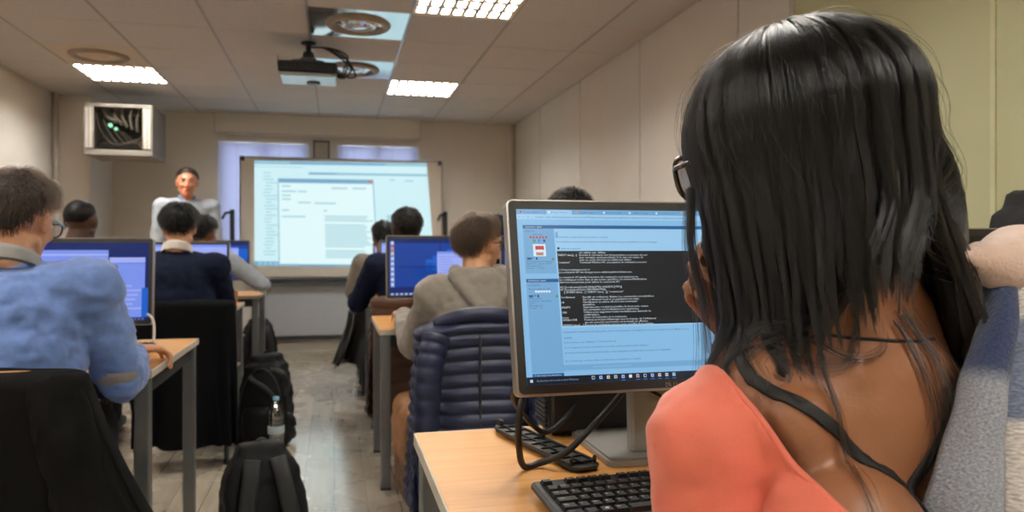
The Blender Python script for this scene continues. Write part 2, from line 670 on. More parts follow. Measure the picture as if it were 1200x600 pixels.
def text_into(mb, s, x, y, size, mi=0, tf=None, align='LEFT', width=None, res=1):
    """adds a line of lettering, in the plane given by tf (x right, y up)"""
    cu = bpy.data.curves.new('t', 'FONT')
    cu.body = s
    cu.size = size
    cu.resolution_u = res
    cu.align_x = align
    o = bpy.data.objects.new('t', cu)
    COL.objects.link(o)
    dg = bpy.context.evaluated_depsgraph_get()
    me = bpy.data.meshes.new_from_object(o.evaluated_get(dg))
    bpy.data.objects.remove(o)
    bpy.data.curves.remove(cu)
    if len(me.vertices):
        xs = [v.co.x for v in me.vertices]
        k = 1.0
        if width:
            k = width / max(1e-6, max(xs) - min(xs))
        vs = [Vector((v.co.x * k + x, v.co.y + y, 0)) for v in me.vertices]
        if tf is not None:
            vs = [tf @ v for v in vs]
        mb.add(vs, [tuple(p.vertices) for p in me.polygons], mi)
    bpy.data.meshes.remove(me)

# ================================================================ the room
XL, XR, YB, YF, CZ = -2.47, 2.0, 8.2, -1.8, 2.5

mb = MB()
mb.span((XL - .2, YF - .2, -.12), (XR + .2, YB + .2, 0))
structure(mb.build('floor', M['floor']))

mb = MB()
mb.span((XL - .2, YF - .2, -0.1), (XL, YB + .2, 2.75))
structure(mb.build('wall_left', M['wall']))

mb = MB()
mb.span((XR, 2.93, -0.1), (XR + .2, YB + .2, 2.75), 0)
mb.span((XR, YF - .2, -0.1), (XR + .2, 2.93, 2.75), 1)
for y in (3.396, 4.64, 5.884, 7.13):
    mb.span((XR - .004, y - .006, 0), (XR, y + .006, CZ), 2)
for y in (1.892, 0.85, -0.19, -1.23):
    mb.span((XR - .006, y - .009, 0), (XR, y + .009, CZ), 3)
mb.span((XR - .012, 2.915, 0), (XR, 2.945, CZ), 2)
structure(mb.build('wall_right', [M['wall'], M['wall_green'], M['seam'], M['seam_green']]))

mb = MB()
mb.span((XL, YF - .2, -0.1), (XR, YF, 2.75))
structure(mb.build('wall_front', M['wall']))

WIN = [(-1.17, -.27), (.03, .90)]
WZ0, WZ1 = .9, 2.24
mb = MB()
mb.span((XL, YB, -.1), (XR, YB + .2, WZ0))
mb.span((XL, YB, WZ1), (XR, YB + .2, 2.75))
mb.span((XL, YB, WZ0), (WIN[0][0], YB + .2, WZ1))
mb.span((WIN[0][1], YB, WZ0), (WIN[1][0], YB + .2, WZ1))
mb.span((WIN[1][1], YB, WZ0), (XR, YB + .2, WZ1))
structure(mb.build('wall_back', M['wall']))

# ceiling: tiles with open cells for lights and vents
GX = [XL] + [-1.955 + .6 * k for k in range(7)] + [XR]
GY = [YF] + [-1.6 + .6 * k for k in range(17)] + [YB]
LIGHTS = [(x, y) for y in (6.2, 3.8, 1.4, -1.0) for x in (.445, -1.955)]
VENTS = [(-.155, 4.4), (-.155, 5.6), (-1.955, 5.6)]
HOLES = LIGHTS + VENTS
mb = MB()
mb.span((XL - .2, YF - .2, 2.72), (XR + .2, YB + .2, 2.85))
for i in range(len(GX) - 1):
    for j in range(len(GY) - 1):
        if any(abs(GX[i] - a) < .05 and abs(GY[j] - b) < .05 for a, b in HOLES):
            continue
        mb.span((GX[i] + .004, GY[j] + .004, CZ), (GX[i + 1] - .004, GY[j + 1] - .004, CZ + .018), 0, .004)
structure(mb.build('ceiling', [M['tile'], M['tbar']]))
mb = MB()
for x in GX[1:-1]:
    mb.span((x - .008, YF, CZ - .0015), (x + .008, YB, CZ + .03), 0)
for y in GY[1:-1]:
    mb.span((XL, y - .005, CZ - .001), (XR, y + .005, CZ + .03), 1)
structure(mb.build('ceiling_grid', [M['tbar'], M['seam']]))

# trim
mb = MB()
mb.span((XL, YB - .012, 0), (XR, YB, .09))
structure(mb.build('baseboard_back', M['white_enamel']))
mb = MB()
mb.span((XR - .012, 2.95, 0), (XR, YB - .02, .09))
structure(mb.build('baseboard_right', M['white_enamel']))
mb = MB()
mb.span((XL, YF, 0), (XL + .012, 7.48, .09))
structure(mb.build('baseboard_left', M['white_enamel']))
mb = MB()
mb.span((-1.2, YB - .10, 2.29), (.92, YB, CZ - .004), 0)
mb.span((-1.2, YB - .104, 2.285), (.92, YB - .09, 2.297), 1)
mb.span((-1.204, YB - .104, 2.285), (-1.192, YB - .09, CZ - .004), 1)
mb.span((.912, YB - .104, 2.285), (.924, YB - .09, CZ - .004), 1)
structure(mb.build('trim_1', [M['wall'], M['seam']]))          # shutter box over the windows
mb = MB()
for a, b in (((-.22, 2.04), (-.05, 2.055)), ((-.22, 2.235), (-.05, 2.25)), ((-.22, 2.04), (-.205, 2.25)), ((-.065, 2.04), (-.05, 2.25))):
    mb.span((a[0], YB - .02, a[1]), (b[0], YB, b[1]), 1)
mb.span((-.21, YB - .008, 2.05), (-.06, YB, 2.24), 0)
structure(mb.build('trim_2', [M['curtain_plate'], M['rail']]))
mb = MB()
mb.span((XL, 7.48, 0), (-2.17, YB, CZ - .004), 0, .006)
structure(mb.build('pillar', M['wall']))
mb = MB()
mb.tube([(XL + .035, 7.43, 0), (XL + .035, 7.43, CZ)], .022, 12)
structure(mb.build('trim_3', M['seam']))                         # pipe in the corner
mb = MB()
mb.span((XR - .07, YB - .05, 0), (XR - .035, YB, CZ - .004), 0, .006)
mb.span((XR - .02, YB - .03, 0), (XR, YB, CZ - .004), 1)
structure(mb.build('trim_4', [M['wall'], M['seam']]))

# blinds glow a little: daylight comes through the slats
bn = M['blind'].node_tree
bp = bn.nodes['Principled BSDF']
tr = bn.nodes.new('ShaderNodeBsdfTranslucent')
tr.inputs['Color'].default_value = (.75, .78, .9, 1)
ms = bn.nodes.new('ShaderNodeMixShader')
ms.inputs[0].default_value = .45
bn.links.new(bp.outputs[0], ms.inputs[1])
bn.links.new(tr.outputs[0], ms.inputs[2])
bn.links.new(ms.outputs[0], bn.nodes['Material Output'].inputs['Surface'])

for k, (x0, x1) in enumerate(WIN):
    mb = MB()
    for a, b in (((x0, WZ0), (x1, WZ0 + .05)), ((x0, WZ1 - .05), (x1, WZ1)), ((x0, WZ0), (x0 + .05, WZ1)), ((x1 - .05, WZ0), (x1, WZ1)), (((x0 + x1) / 2 - .03, WZ0), ((x0 + x1) / 2 + .03, WZ1))):
        mb.span((a[0], YB + .07, a[1]), (b[0], YB + .13, b[1]), 0)
    f = structure(mb.build('window_%d' % (k + 1), M['white_enamel']))
    mb = MB()
    mb.span((x0 + .04, YB + .095, WZ0 + .04), (x1 - .04, YB + .101, WZ1 - .04))
    mb.build('pane', M['glass'], f)
    t = empty('window_blind', ((x0 + x1) / 2, YB, WZ1))
    tag(t, ['closed white slatted blind on the window beside the standing teacher', 'closed white slatted blind above the right half of the whiteboard'][k], 'blind', 'slatted window blinds')
    W2 = (x1 - x0) / 2
    mb = MB()
    mb.span((-W2, -.045, -.035), (W2, -.004, 0), 0, .004)
    mb.build('head_rail', M['white_enamel'], t)
    mb = MB()
    n = 60
    for i in range(n):
        z = -.05 - i * (WZ1 - WZ0 - .1) / n
        mb.box((0, -.025, z), (2 * W2 - .01, .026, .0012), 0, Euler((R(62), 0, 0)).to_matrix())
    mb.build('slats', M['blind'], t)
    mb = MB()
    for sx in (-.6, .35):
        mb.span((sx * W2 - .002, -.040, -(WZ1 - WZ0) + .05), (sx * W2 + .002, -.037, -.03))
    mb.build('cord', M['white_cable'], t)
    mb = MB()
    mb.span((-W2, -.04, -(WZ1 - WZ0) + .02), (W2, -.01, -(WZ1 - WZ0) + .04), 0, .003)
    mb.build('bottom_rail', M['white_enamel'], t)

# ---------------------------------------------------------------- ceiling lights
CL = ['lit louvred ceiling light nearest the whiteboard wall, right of the projector',
      'lit louvred ceiling light in front of the wall cabinet, beside a round vent',
      'lit louvred ceiling light cut off by the top edge, right of the metal vent plate',
      'louvred ceiling light over the left desk row, level with the cut off one',
      'louvred ceiling light over the woman in the coral top',
      'louvred ceiling light over the man in the blue sweater',
      'louvred ceiling light behind the coral woman near the green wall',
      'louvred ceiling light behind the left chair with the black coat']


def make_light():
    t = empty('ceiling_light')
    mb = MB()
    a = .29
    for s in (-1, 1):
        mb.span((s * a, -a - .006, -.004), (s * (a + .008), a + .006, .06))
        mb.span((-a - .006, s * a, -.004), (a + .006, s * (a + .008), .09))
    mb.span((-a, -a, .085), (a, a, .095))
    mb.build('housing', M['white_enamel'], t)
    mb = MB()
    mb.span((-a + .002, -a + .002, .036), (a - .002, a - .002, .040))
    mb.build('lamp', M['lamp'], t)
    mb = MB()
    for i in range(9):
        x = -a + .002 + i * (2 * a - .004) / 8
        w0, w1 = .0135, .004
        mb.add([(x - w0, -a, .0), (x + w0, -a, .0), (x + w1, -a, .022), (x - w1, -a, .022), (x - w0, a, .0), (x + w0, a, .0), (x + w1, a, .022), (x - w1, a, .022)],
               [(0, 1, 2, 3), (7, 6, 5, 4), (0, 4, 5, 1), (1, 5, 6, 2), (2, 6, 7, 3), (3, 7, 4, 0)])
    for i in range(5):
        y = -a + .004 + i * (2 * a - .008) / 4
        w0, w1 = .026, .005
        mb.add([(-a, y - w0, -.001), (-a, y + w0, -.001), (-a, y + w1, .023), (-a, y - w1, .023), (a, y - w0, -.001), (a, y + w0, -.001), (a, y + w1, .023), (a, y - w1, .023)],
               [(3, 2, 1, 0), (4, 5, 6, 7), (1, 5, 4, 0), (2, 6, 5, 1), (3, 7, 6, 2), (0, 4, 7, 3)])
    mb.build('louver', M['louver'], t, fix=True)
    return t


L0 = make_light()
for i, (x, y) in enumerate(LIGHTS):
    t = L0 if i == 0 else copy_tree(L0)
    t.location = (x + .3, y + .3, CZ)
    tag(t, CL[i], 'ceiling light', 'louvred ceiling lights')

# ---------------------------------------------------------------- ceiling vents
VL = ['round ceiling air vent on a shiny metal plate, nearest the camera',
      'round ceiling air vent on a shiny metal plate beside the projector',
      'round beige ceiling air vent beside the light near the wall cabinet']
for i, (x, y) in enumerate(VENTS):
    t = empty('ceiling_vent', (x + .3, y + .3, CZ))
    tag(t, VL[i], 'vent', 'round ceiling vents')
    mb = MB()
    mb.span((-.296, -.296, 0), (.296, .296, .012), 0, .002)
    mb.build('plate', M['vent_plate'] if i < 2 else M['vent_dull'], t)
    mb = MB()
    mb.lathe([(.145, -.001), (.15, -.012), (.165, -.022), (.185, -.02), (.198, -.008), (.20, 0)], seg=40)
    mb.build('ring', M['vent_ring'], t)
    mb = MB()
    mb.lathe([(.148, -.002), (.12, -.004), (.105, -.014), (.095, -.016), (.09, -.006), (.075, -.006), (.06, -.018), (.03, -.024), (.001, -.025)], seg=40)
    mb.build('diffuser_cone', M['vent_plate'] if i < 2 else M['vent_dull'], t)

# ---------------------------------------------------------------- projector hanging from the ceiling
t = empty('projector', (-.17, 5.2, CZ))
tag(t, 'shade-dark projector with screen-lit pale blue underside hanging from the ceiling on a black mount', 'projector')
mb = MB()
mb.lathe([(.001, 0), (.05, 0), (.05, -.012), (.02, -.016), (.018, -.06), (.034, -.066), (.04, -.09), (.034, -.115), (.001, -.118)], seg=20)
mb.build('ceiling_mount', M['black_plastic'], t)
mb = MB()
for sx, sy in ((-.1, -.08), (.1, -.08), (-.1, .1), (.1, .1)):
    mb.tube([(0, 0, -.1), (sx * .5, sy * .5, -.13), (sx, sy, -.145), (sx, sy, -.162)], .009, 8)
mb.span((-.05, -.05, -.125), (.05, .05, -.11), 0, .004)
mb.build('bracket', M['steel'], t)
mb = MB()
mb.box((0, .0, -.195), (.38, .30, .075), 0, None, .012)
for i in range(14):
    mb.span((-.16 + i * .024, -.153, -.215), (-.152 + i * .024, -.149, -.175), 1)
mb.span((-.192, -.151, -.19), (-.188, -.10, -.13), 0)
mb.build('body', [M['black_plastic'], M['dark_steel']], t)  # black carries the shade on the side turned away from the screen
mb = MB()
mb.box((0, .005, -.243), (.372, .30, .026), 0, None, .010)
mb.build('lower_shell', mat('projector_lit_shell', srgb(196, 210, 222), 0.22, metal=0.3), t)  # pale blue of the screen's light put into the underside colour
mb = MB()
mb.lathe([(.001, 0), (.04, 0), (.045, -.004), (.045, -.012), (.035, -.014), (.001, -.012)], (.03, .06, -.252), 20)
mb.build('vent_knob', M['black_plastic'], t)
mb = MB()
mb.lathe([(.001, .02), (.03, .018), (.034, 0), (.034, -.03), (.03, -.03), (.026, .004), (.001, .012)], (.08, .16, -.205), 20, rot=Euler((R(90), 0, 0)).to_matrix())
mb.build('lens', M['black_plastic'], t)
mb = MB()
for k, (bx, bz, r) in enumerate(((.30, -.15, .006), (.27, -.10, .005), (.33, -.19, .006), (.25, -.21, .005))):
    mb.tube(bez([(.02, 0, -.03), (.10 + .02 * k, -.04, -.04), (.20 + .02 * k, -.06, -.10), (bx - .02, -.05, bz - .02), (bx - .06, -.03, -.23), (.18, -.02, -.215 + .01 * k)], 30), r, 8)
mb.tube([(.17, -.05, -.225), (.24, -.06, -.235)], .014, 8)
mb.build('cable', M['cable'], t)

# ---------------------------------------------------------------- cabinet high on the wall
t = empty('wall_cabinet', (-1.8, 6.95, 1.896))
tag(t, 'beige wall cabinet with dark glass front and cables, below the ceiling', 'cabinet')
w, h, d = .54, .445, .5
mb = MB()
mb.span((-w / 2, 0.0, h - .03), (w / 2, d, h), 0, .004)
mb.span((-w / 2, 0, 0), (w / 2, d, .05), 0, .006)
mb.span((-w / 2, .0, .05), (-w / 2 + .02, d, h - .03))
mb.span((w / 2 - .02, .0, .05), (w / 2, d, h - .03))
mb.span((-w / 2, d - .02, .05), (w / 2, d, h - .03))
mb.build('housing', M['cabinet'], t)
for sx in (-1, 1):
    x = sx * (w / 2 - .042)
    mb = MB()
    mb.box((x, .004, .05 + .183), (.075, .022, .365), 0, None, .004)
    for i in range(16):
        for j in range(2):
            mb.box((x - .015 + .03 * j, -.008, .075 + i * .0212), (.022, .006, .011), 1, Euler((0, R(20), 0)).to_matrix())
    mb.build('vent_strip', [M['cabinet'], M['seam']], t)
mb = MB()
mb.span((-w / 2 + .02, d - .024, .05), (w / 2 - .02, d - .021, h - .03))
mb.span((-.18, .06, .05), (.18, .46, .12), 0, .01)
mb.build('back_panel', M['black_plastic'], t)
mb = MB()
for k in range(5):
    random.seed(k)
    y = .05 + .05 * k
    mb.tube(bez([(-.19 + .04 * k, y, .36 - .03 * k), (-.14 + .06 * k, y, .20 - .02 * k), (-.04 + .03 * k, y, .10 + .015 * k), (.12, y, .12 + .02 * k), (.18, y, .07 + .05 * k)], 24), .006, 8)
for k in range(5):
    mb.tube(bez([(-.15 + .08 * k, .1, .41), (-.11 + .06 * k, .09, .34), (-.03 + .04 * k, .08, .30 - .02 * k)], 14), .014, 8)
mb.build('cable', M['grey_cable'], t)
mb = MB()
mb.lathe([(.001, 0), (.018, 0), (.016, -.012), (.001, -.015)], (-.075, .05, .265), 14, rot=Euler((R(-90), 0, 0)).to_matrix())
mb.build('indicator_lamp', M['led'], t)
mb = MB()
mb.lathe([(.001, 0), (.014, 0), (.012, -.012), (.001, -.015)], (-.03, .05, .235), 14, rot=Euler((R(-90), 0, 0)).to_matrix())
mb.build('indicator_lamp', M['led'], t)
mb = MB()
mb.span((-w / 2 + .08, .012, .05), (w / 2 - .08, .016, h - .03))
mb.build('glass_door', thin_glass('smoked_glass', (.82, .81, .79), .05), t)

# ---------------------------------------------------------------- whiteboard with the projected picture as a glowing mesh
t = empty('whiteboard', (0.1, 8.1, 0))
tag(t, 'large whiteboard showing a self-lit projected computer window at the end of the room', 'whiteboard')


def wb_(p):
    return (p[0] - .1, p[1] - 8.1, p[2])


BX0, BX1, BZ0, BZ1 = -.943, 1.145, .80, 2.04
mb = MB()
mb.span(wb_((BX0, 8.10, BZ0)), wb_((BX1, 8.125, BZ1)))
mb.build('panel', M['board'], t)
mb = MB()
for a, b in (((BX0 - .012, BZ1), (BX1 + .012, BZ1 + .014)), ((BX0 - .012, BZ0 - .014), (BX1 + .012, BZ0)), ((BX0 - .012, BZ0), (BX0, BZ1)), ((BX1, BZ0), (BX1 + .012, BZ1))):
    mb.span(wb_((a[0], 8.085, a[1])), wb_((b[0], 8.13, b[1])), 0, .003)
for x in (BX0, BX1 - .04):
    mb.span(wb_((x, 8.08, BZ1 - .035)), wb_((x + .04, 8.1, BZ1 + .014)), 1, .004)
mb.build('frame', [M['alu'], M['rail']], t)
TL, TR_, BR_, BL_ = (-.809, 2.011), (.983, 2.029), (1.073, .885), (-.809, .915)


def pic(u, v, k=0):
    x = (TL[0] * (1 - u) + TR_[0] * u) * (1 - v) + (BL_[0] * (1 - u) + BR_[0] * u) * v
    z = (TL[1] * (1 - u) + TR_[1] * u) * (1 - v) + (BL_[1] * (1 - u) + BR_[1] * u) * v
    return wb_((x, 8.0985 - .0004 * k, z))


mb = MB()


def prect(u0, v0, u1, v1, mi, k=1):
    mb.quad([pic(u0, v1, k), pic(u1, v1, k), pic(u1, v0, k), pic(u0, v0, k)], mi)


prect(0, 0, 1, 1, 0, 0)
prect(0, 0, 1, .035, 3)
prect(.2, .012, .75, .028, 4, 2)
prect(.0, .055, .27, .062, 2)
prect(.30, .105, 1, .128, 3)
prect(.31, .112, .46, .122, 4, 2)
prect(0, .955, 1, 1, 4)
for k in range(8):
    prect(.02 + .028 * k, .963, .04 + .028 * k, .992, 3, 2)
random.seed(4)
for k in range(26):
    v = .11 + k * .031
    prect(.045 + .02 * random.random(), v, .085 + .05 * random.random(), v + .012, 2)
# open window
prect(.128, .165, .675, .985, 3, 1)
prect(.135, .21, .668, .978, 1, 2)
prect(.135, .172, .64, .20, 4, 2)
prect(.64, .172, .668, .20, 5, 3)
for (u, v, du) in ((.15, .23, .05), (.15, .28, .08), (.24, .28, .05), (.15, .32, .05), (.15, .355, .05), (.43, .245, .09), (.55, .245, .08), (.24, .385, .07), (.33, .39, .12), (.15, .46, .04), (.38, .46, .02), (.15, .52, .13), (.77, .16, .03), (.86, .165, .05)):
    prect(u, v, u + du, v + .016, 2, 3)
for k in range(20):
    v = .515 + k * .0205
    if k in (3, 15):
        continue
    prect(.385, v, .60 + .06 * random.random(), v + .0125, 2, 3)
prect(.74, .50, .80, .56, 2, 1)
mb.build('self_lit_picture', [glow('picture_paper', srgb(206, 240, 246), 1.0), glow('picture_window', srgb(224, 248, 250), 1.0), glow('picture_text', srgb(172, 214, 224), 1.0),
                               glow('picture_bar', srgb(150, 196, 216), 1.0), glow('picture_title', srgb(118, 166, 200), 1.0), glow('picture_red', srgb(176, 130, 140), 1.0)], t, fix=False)  # picture emits by itself in place of the projector's cast light
mb = MB()
mb.span(wb_((BX0 + .1, 8.02, .735)), wb_((BX1 - .05, 8.12, .755)), 0, .003)
mb.span(wb_((BX0 + .1, 8.015, .735)), wb_((BX1 - .05, 8.025, .775)), 0, .003)
mb.build('pen_tray', M['rail'], t)
mb = MB()
mb.span(wb_((-.80, 8.12, .16)), wb_((1.05, 8.14, .71)))
mb.build('lower_panel', M['board_low'], t)
mb = MB()
mb.span(wb_((-.82, 8.10, .13)), wb_((1.07, 8.15, .175)), 0, .004)
mb.build('lower_rail', M['rail'], t)
for x in (-.75, 1.0):
    mb = MB()
    mb.span(wb_((x - .02, 8.14, 0)), wb_((x + .02, 8.18, .82)), 0, .003)
    mb.build('leg', M['dark_steel'], t)
for x, s in ((-1.02, -1), (1.20, 1)):
    mb = MB()
    mb.span(wb_((x - .03, 8.10, 1.12)), wb_((x + .012, 8.16, 1.5)), 0, .006)
    mb.tube([wb_((x, 8.09, 1.47)), wb_((x - .07, 8.08, 1.46)), wb_((x - .10, 8.07, 1.40))], .014, 8)
    mb.build('bracket', M['dark_steel'], t)
mb = MB()
mb.box((.42 - .1, 8.05 - 8.1, .764), (.16, .04, .018), 0, None, .005)
tag(mb.build('board_eraser', M['white_enamel'], None, (0.1, 8.1, 0)), 'pale board eraser lying on the whiteboard tray', 'eraser')

# ================================================================ desks
DESK_Z = .74


def make_desk(name, x0, x1, y0, y1, label, leg_w=.045):
    t = empty(name, ((x0 + x1) / 2, (y0 + y1) / 2, 0))
    tag(t, label, 'desk', 'computer desks')
    W, D = x1 - x0, y1 - y0
    mb = MB()
    mb.box((0, 0, DESK_Z - .013), (W, D, .024), 0, None, .002)
    mb.build('tabletop', M['beech'], t)
    mb = MB()
    for s in (-1, 1):
        mb.box((s * W / 2, 0, DESK_Z - .013), (.004, D - .004, .0245), 0, None, .001)
        mb.box((0, s * D / 2, DESK_Z - .013), (W - .004, .004, .0245), 0, None, .001)
    mb.build('edge_band', M['edge'], t)
    mb = MB()
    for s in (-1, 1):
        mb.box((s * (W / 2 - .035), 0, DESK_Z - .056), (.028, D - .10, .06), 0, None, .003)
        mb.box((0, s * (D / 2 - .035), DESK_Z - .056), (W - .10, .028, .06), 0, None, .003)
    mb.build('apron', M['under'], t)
    for sx in (-1, 1):
        for sy in (-1, 1):
            mb = MB()
            mb.box((sx * (W / 2 - .03), sy * (D / 2 - .03), (DESK_Z - .026) / 2 + .004), (leg_w, leg_w, DESK_Z - .034), 0, None, .004)
            mb.box((sx * (W / 2 - .03), sy * (D / 2 - .03), .006), (leg_w + .004, leg_w + .004, .012), 1, None, .003)
            mb.build('leg', [M['steel'], M['black_plastic']], t)
    return t


make_desk('student_desk', .16, 1.96, .84, 1.525, 'beech desk with the big monitor and keyboard of the woman in coral')
make_desk('student_desk', .20, 1.98, 3.43, 4.13, 'beech desk in front of the man in the grey hooded top')
make_desk('student_desk', .20, 1.98, 5.10, 5.80, 'desk in front of the dark haired man in the collarless navy jumper')
make_desk('student_desk', .19, 1.98, 6.55, 7.22, 'desk closest to the whiteboard in the row on the window side of the hooded man')
make_desk('student_desk', -2.38, -.55, 2.48, 3.30, 'beech desk where the man in the blue sweater rests his hand')
make_desk('student_desk', -2.40, -.60, 4.72, 5.36, 'desk in front of the man in the navy jumper with a white collar')
make_desk('student_desk', -2.40, -.565, 6.0, 6.62, 'desk closest to the standing teacher, with a brown hand resting at its end')

# ================================================================ chairs


def make_chair(x, y, rz, label, back_h=.84, w=.42):
    t = empty('classroom_chair', (x, y, 0), rz)
    tag(t, label, 'chair', 'classroom chairs')
    mb = MB()
    n = 8
    vs, fs = [], []
    for j in range(n + 1):
        v = -.19 + .39 * j / n
        dz = .018 * max(0, -(v + .12)) * 5 - .02 * max(0, (v - .12) * 8) ** 2
        for i in range(n + 1):
            u = -w / 2 + w * i / n
            vs.append((u, v, .45 + dz + .012 * (2 * u / w) ** 2))
    for j in range(n):
        for i in range(n):
            a = j * (n + 1) + i
            fs.append((a, a + 1, a + n + 2, a + n + 1))
    mb.add(vs, fs, 0, True)
    o = mb.build('seat', M['plywood'], t)
    md = o.modifiers.new('s', 'SOLIDIFY')
    md.thickness = .011
    mb = MB()
    vs, fs = [], []
    for j in range(7):
        z = back_h - .22 + .22 * j / 6
        for i in range(n + 1):
            u = -w / 2 + w * i / n
            k = 1 - .25 * abs(2 * u / w) ** 6 if j in (0, 6) else 1
            zz = (z - back_h + .11) * k + back_h - .11
            vs.append((u, -.215 - .05 * (zz - .45) + .03 * (2 * u / w) ** 2 - .015, zz))
    for j in range(6):
        for i in range(n):
            a = j * (n + 1) + i
            fs.append((a, a + 1, a + n + 2, a + n + 1))
    mb.add(vs, fs, 0, True)
    o = mb.build('backrest', M['plywood'], t)
    md = o.modifiers.new('s', 'SOLIDIFY')
    md.thickness = .011
    for s in (-1, 1):
        mb = MB()
        mb.tube(bez([(s * .195, -.25, 0), (s * .185, -.20, .40), (s * .18, -.205, .52), (s * .18, -.235, back_h - .03)], 14), .0125, 10)
        mb.lathe([(.001, 0), (.016, 0), (.016, .025), (.001, .026)], (s * .195, -.25, 0), 10, 1)
        mb.build('leg', [M['dark_steel'], M['black_plastic']], t)
        mb = MB()
        mb.tube(bez([(s * .195, .20, 0), (s * .185, .17, .30), (s * .18, .14, .432), (s * .18, .0, .435), (s * .182, -.195, .435)], 16), .0125, 10)
        mb.lathe([(.001, 0), (.016, 0), (.016, .025), (.001, .026)], (s * .195, .20, 0), 10, 1)
        mb.build('leg', [M['dark_steel'], M['black_plastic']], t)
    mb = MB()
    for y0 in (-.10, .12):
        mb.tube([(-.18, y0, .436), (.18, y0, .436)], .009, 8)
    mb.build('cross_bar', M['dark_steel'], t)
    return t


make_chair(-.80, 2.13, 0, 'chair under the black coat behind the man in the blue sweater')
make_chair(-.735, 4.30, 0, 'chair under the long dark coat of the white collared navy man')
make_chair(.53, 2.90, 0, 'chair under the navy quilted jacket, sat on by the man in the grey hooded top')
make_chair(.43, 4.42, 0, 'chair under the brown quilted coat, beyond the blue desktop monitor')
make_chair(.40, 5.92, 0, 'chair under the black leather jacket, nearest the whiteboard')
make_chair(-.87, 5.72, 0, 'chair of the student in pale grey close to the standing teacher')
make_chair(1.07, 2.97, 0, 'chair of the man hidden behind the big monitor, beside the quilted jacket')
make_chair(-1.42, 4.41, 0, 'chair of the man with close cropped hair behind the left monitor')
make_chair(.99, 4.42, 0, 'chair of the student seen as a sliver beside the hooded man')
make_chair(.515, .60, 0, 'chair the woman in the coral top sits on', .80)

# ================================================================ monitors
PW, PH = .508, .33


def rr(x0, y0, x1, y1, r, n=5):
    p = []
    for cx, cy, a in ((x1 - r, y1 - r, 0), (x0 + r, y1 - r, 90), (x0 + r, y0 + r, 180), (x1 - r, y0 + r, 270)):
        for k in range(n + 1):
            an = R(a + 90 * k / n)
            p.append((cx + r * math.cos(an), cy + r * math.sin(an)))
    return p


def make_monitor(base, label, content, BLl=(-.254, -.10, .135), tilt=6.0, base_size=(.21, .20), base_c=(0, 0), group='computer monitors'):
    """base: point on the desk; content(rect, txt) draws the picture on the screen"""
    t = empty('computer_monitor', base)
    tag(t, label, 'monitor', group)
    ti = R(tilt)
    Mx = Matrix(((1, 0, 0, BLl[0]), (0, math.sin(ti), -math.cos(ti), BLl[1]), (0, math.cos(ti), math.sin(ti), BLl[2]), (0, 0, 0, 1)))
    mb = MB()
    mb.prism(rr(0, 0, PW, PH, .011), -.030, -.002, 0, Mx)
    mb.prism(rr(.0015, .0015, PW - .0015, PH - .0015, .010), -.003, -.0008, 0, Mx)
    mb.build('silver_frame', M['silver'], t)
    mb = MB()
    mb.prism(rr(.003, .003, PW - .003, PH - .003, .009), -.004, .0, 0, Mx)
    mb.build('bezel', M['bezel'], t)
    mb = MB()
    mb.prism(rr(.02, .02, PW - .02, PH - .02, .02), -.045, -.029, 0, Mx)
    mb.prism(rr(.13, .06, PW - .13, PH - .06, .02), -.060, -.044, 0, Mx)
    mb.build('back_cover', M['black_plastic'], t)
    sb = MB()

    def rect(u0, v0, u1, v1, mi, k=1):
        sb.quad([Mx @ Vector((u / 1000., v / 1000., .0003 + .00012 * k)) for u, v in ((u0, v0), (u1, v0), (u1, v1), (u0, v1))], mi)

    def txt(s, u, v, size, mi, width=None, k=3):
        text_into(sb, s, 0, 0, size / 1000., mi, Mx @ Matrix.Translation((u / 1000., v / 1000., .0003 + .00012 * k)), 'LEFT', None if width is None else width / 1000.)
    mats = content(rect, txt)
    sb.build('screen', mats, t)
    # stand
    c = Mx @ Vector((PW / 2, PH * .45, -.052))
    mb = MB()
    bx, by = base_c
    mb.box((bx + .0, c.y + .035, c.z / 2 + .005), (.10, .028, c.z - .006), 0, Euler((R(-3), 0, 0)).to_matrix(), .006)
    mb.box((c.x, c.y + .018, c.z), (.09, .04, .09), 0, None, .008)
    mb.build('stand_neck', M['stand_grey'], t)
    mb = MB()
    p = rr(bx - base_size[0] / 2, by - base_size[1] / 2, bx + base_size[0] / 2, by + base_size[1] / 2, .018)
    mb.prism(p, .0, .009, 0)
    p = rr(bx - base_size[0] / 2 + .006, by - base_size[1] / 2 + .006, bx + base_size[0] / 2 - .006, by + base_size[1] / 2 - .006, .016)
    mb.prism(p, .009, .0125, 0)
    mb.build('stand_base', M['stand_grey'], t)
    return t, Mx


g = SCREEN_GAIN
SC = [glow('scr_page', srgb(132, 184, 224), g), glow('scr_pale', srgb(152, 198, 232), g), glow('scr_bar', srgb(30, 92, 146), g), glow('scr_console', srgb(26, 28, 33), g),
      glow('scr_white', srgb(214, 228, 238), g), glow('scr_ink', srgb(58, 84, 118), g), glow('scr_task', srgb(26, 34, 52), g), glow('scr_red', srgb(186, 66, 58), g),
      glow('scr_mid', srgb(112, 164, 206), g), glow('scr_tab', srgb(108, 158, 202), g), glow('scr_orange', srgb(214, 150, 80), g), glow('scr_blue', srgb(60, 130, 220), g), glow('scr_green', srgb(90, 150, 90), g),
      glow('scr_skin', srgb(176, 130, 108), g)]


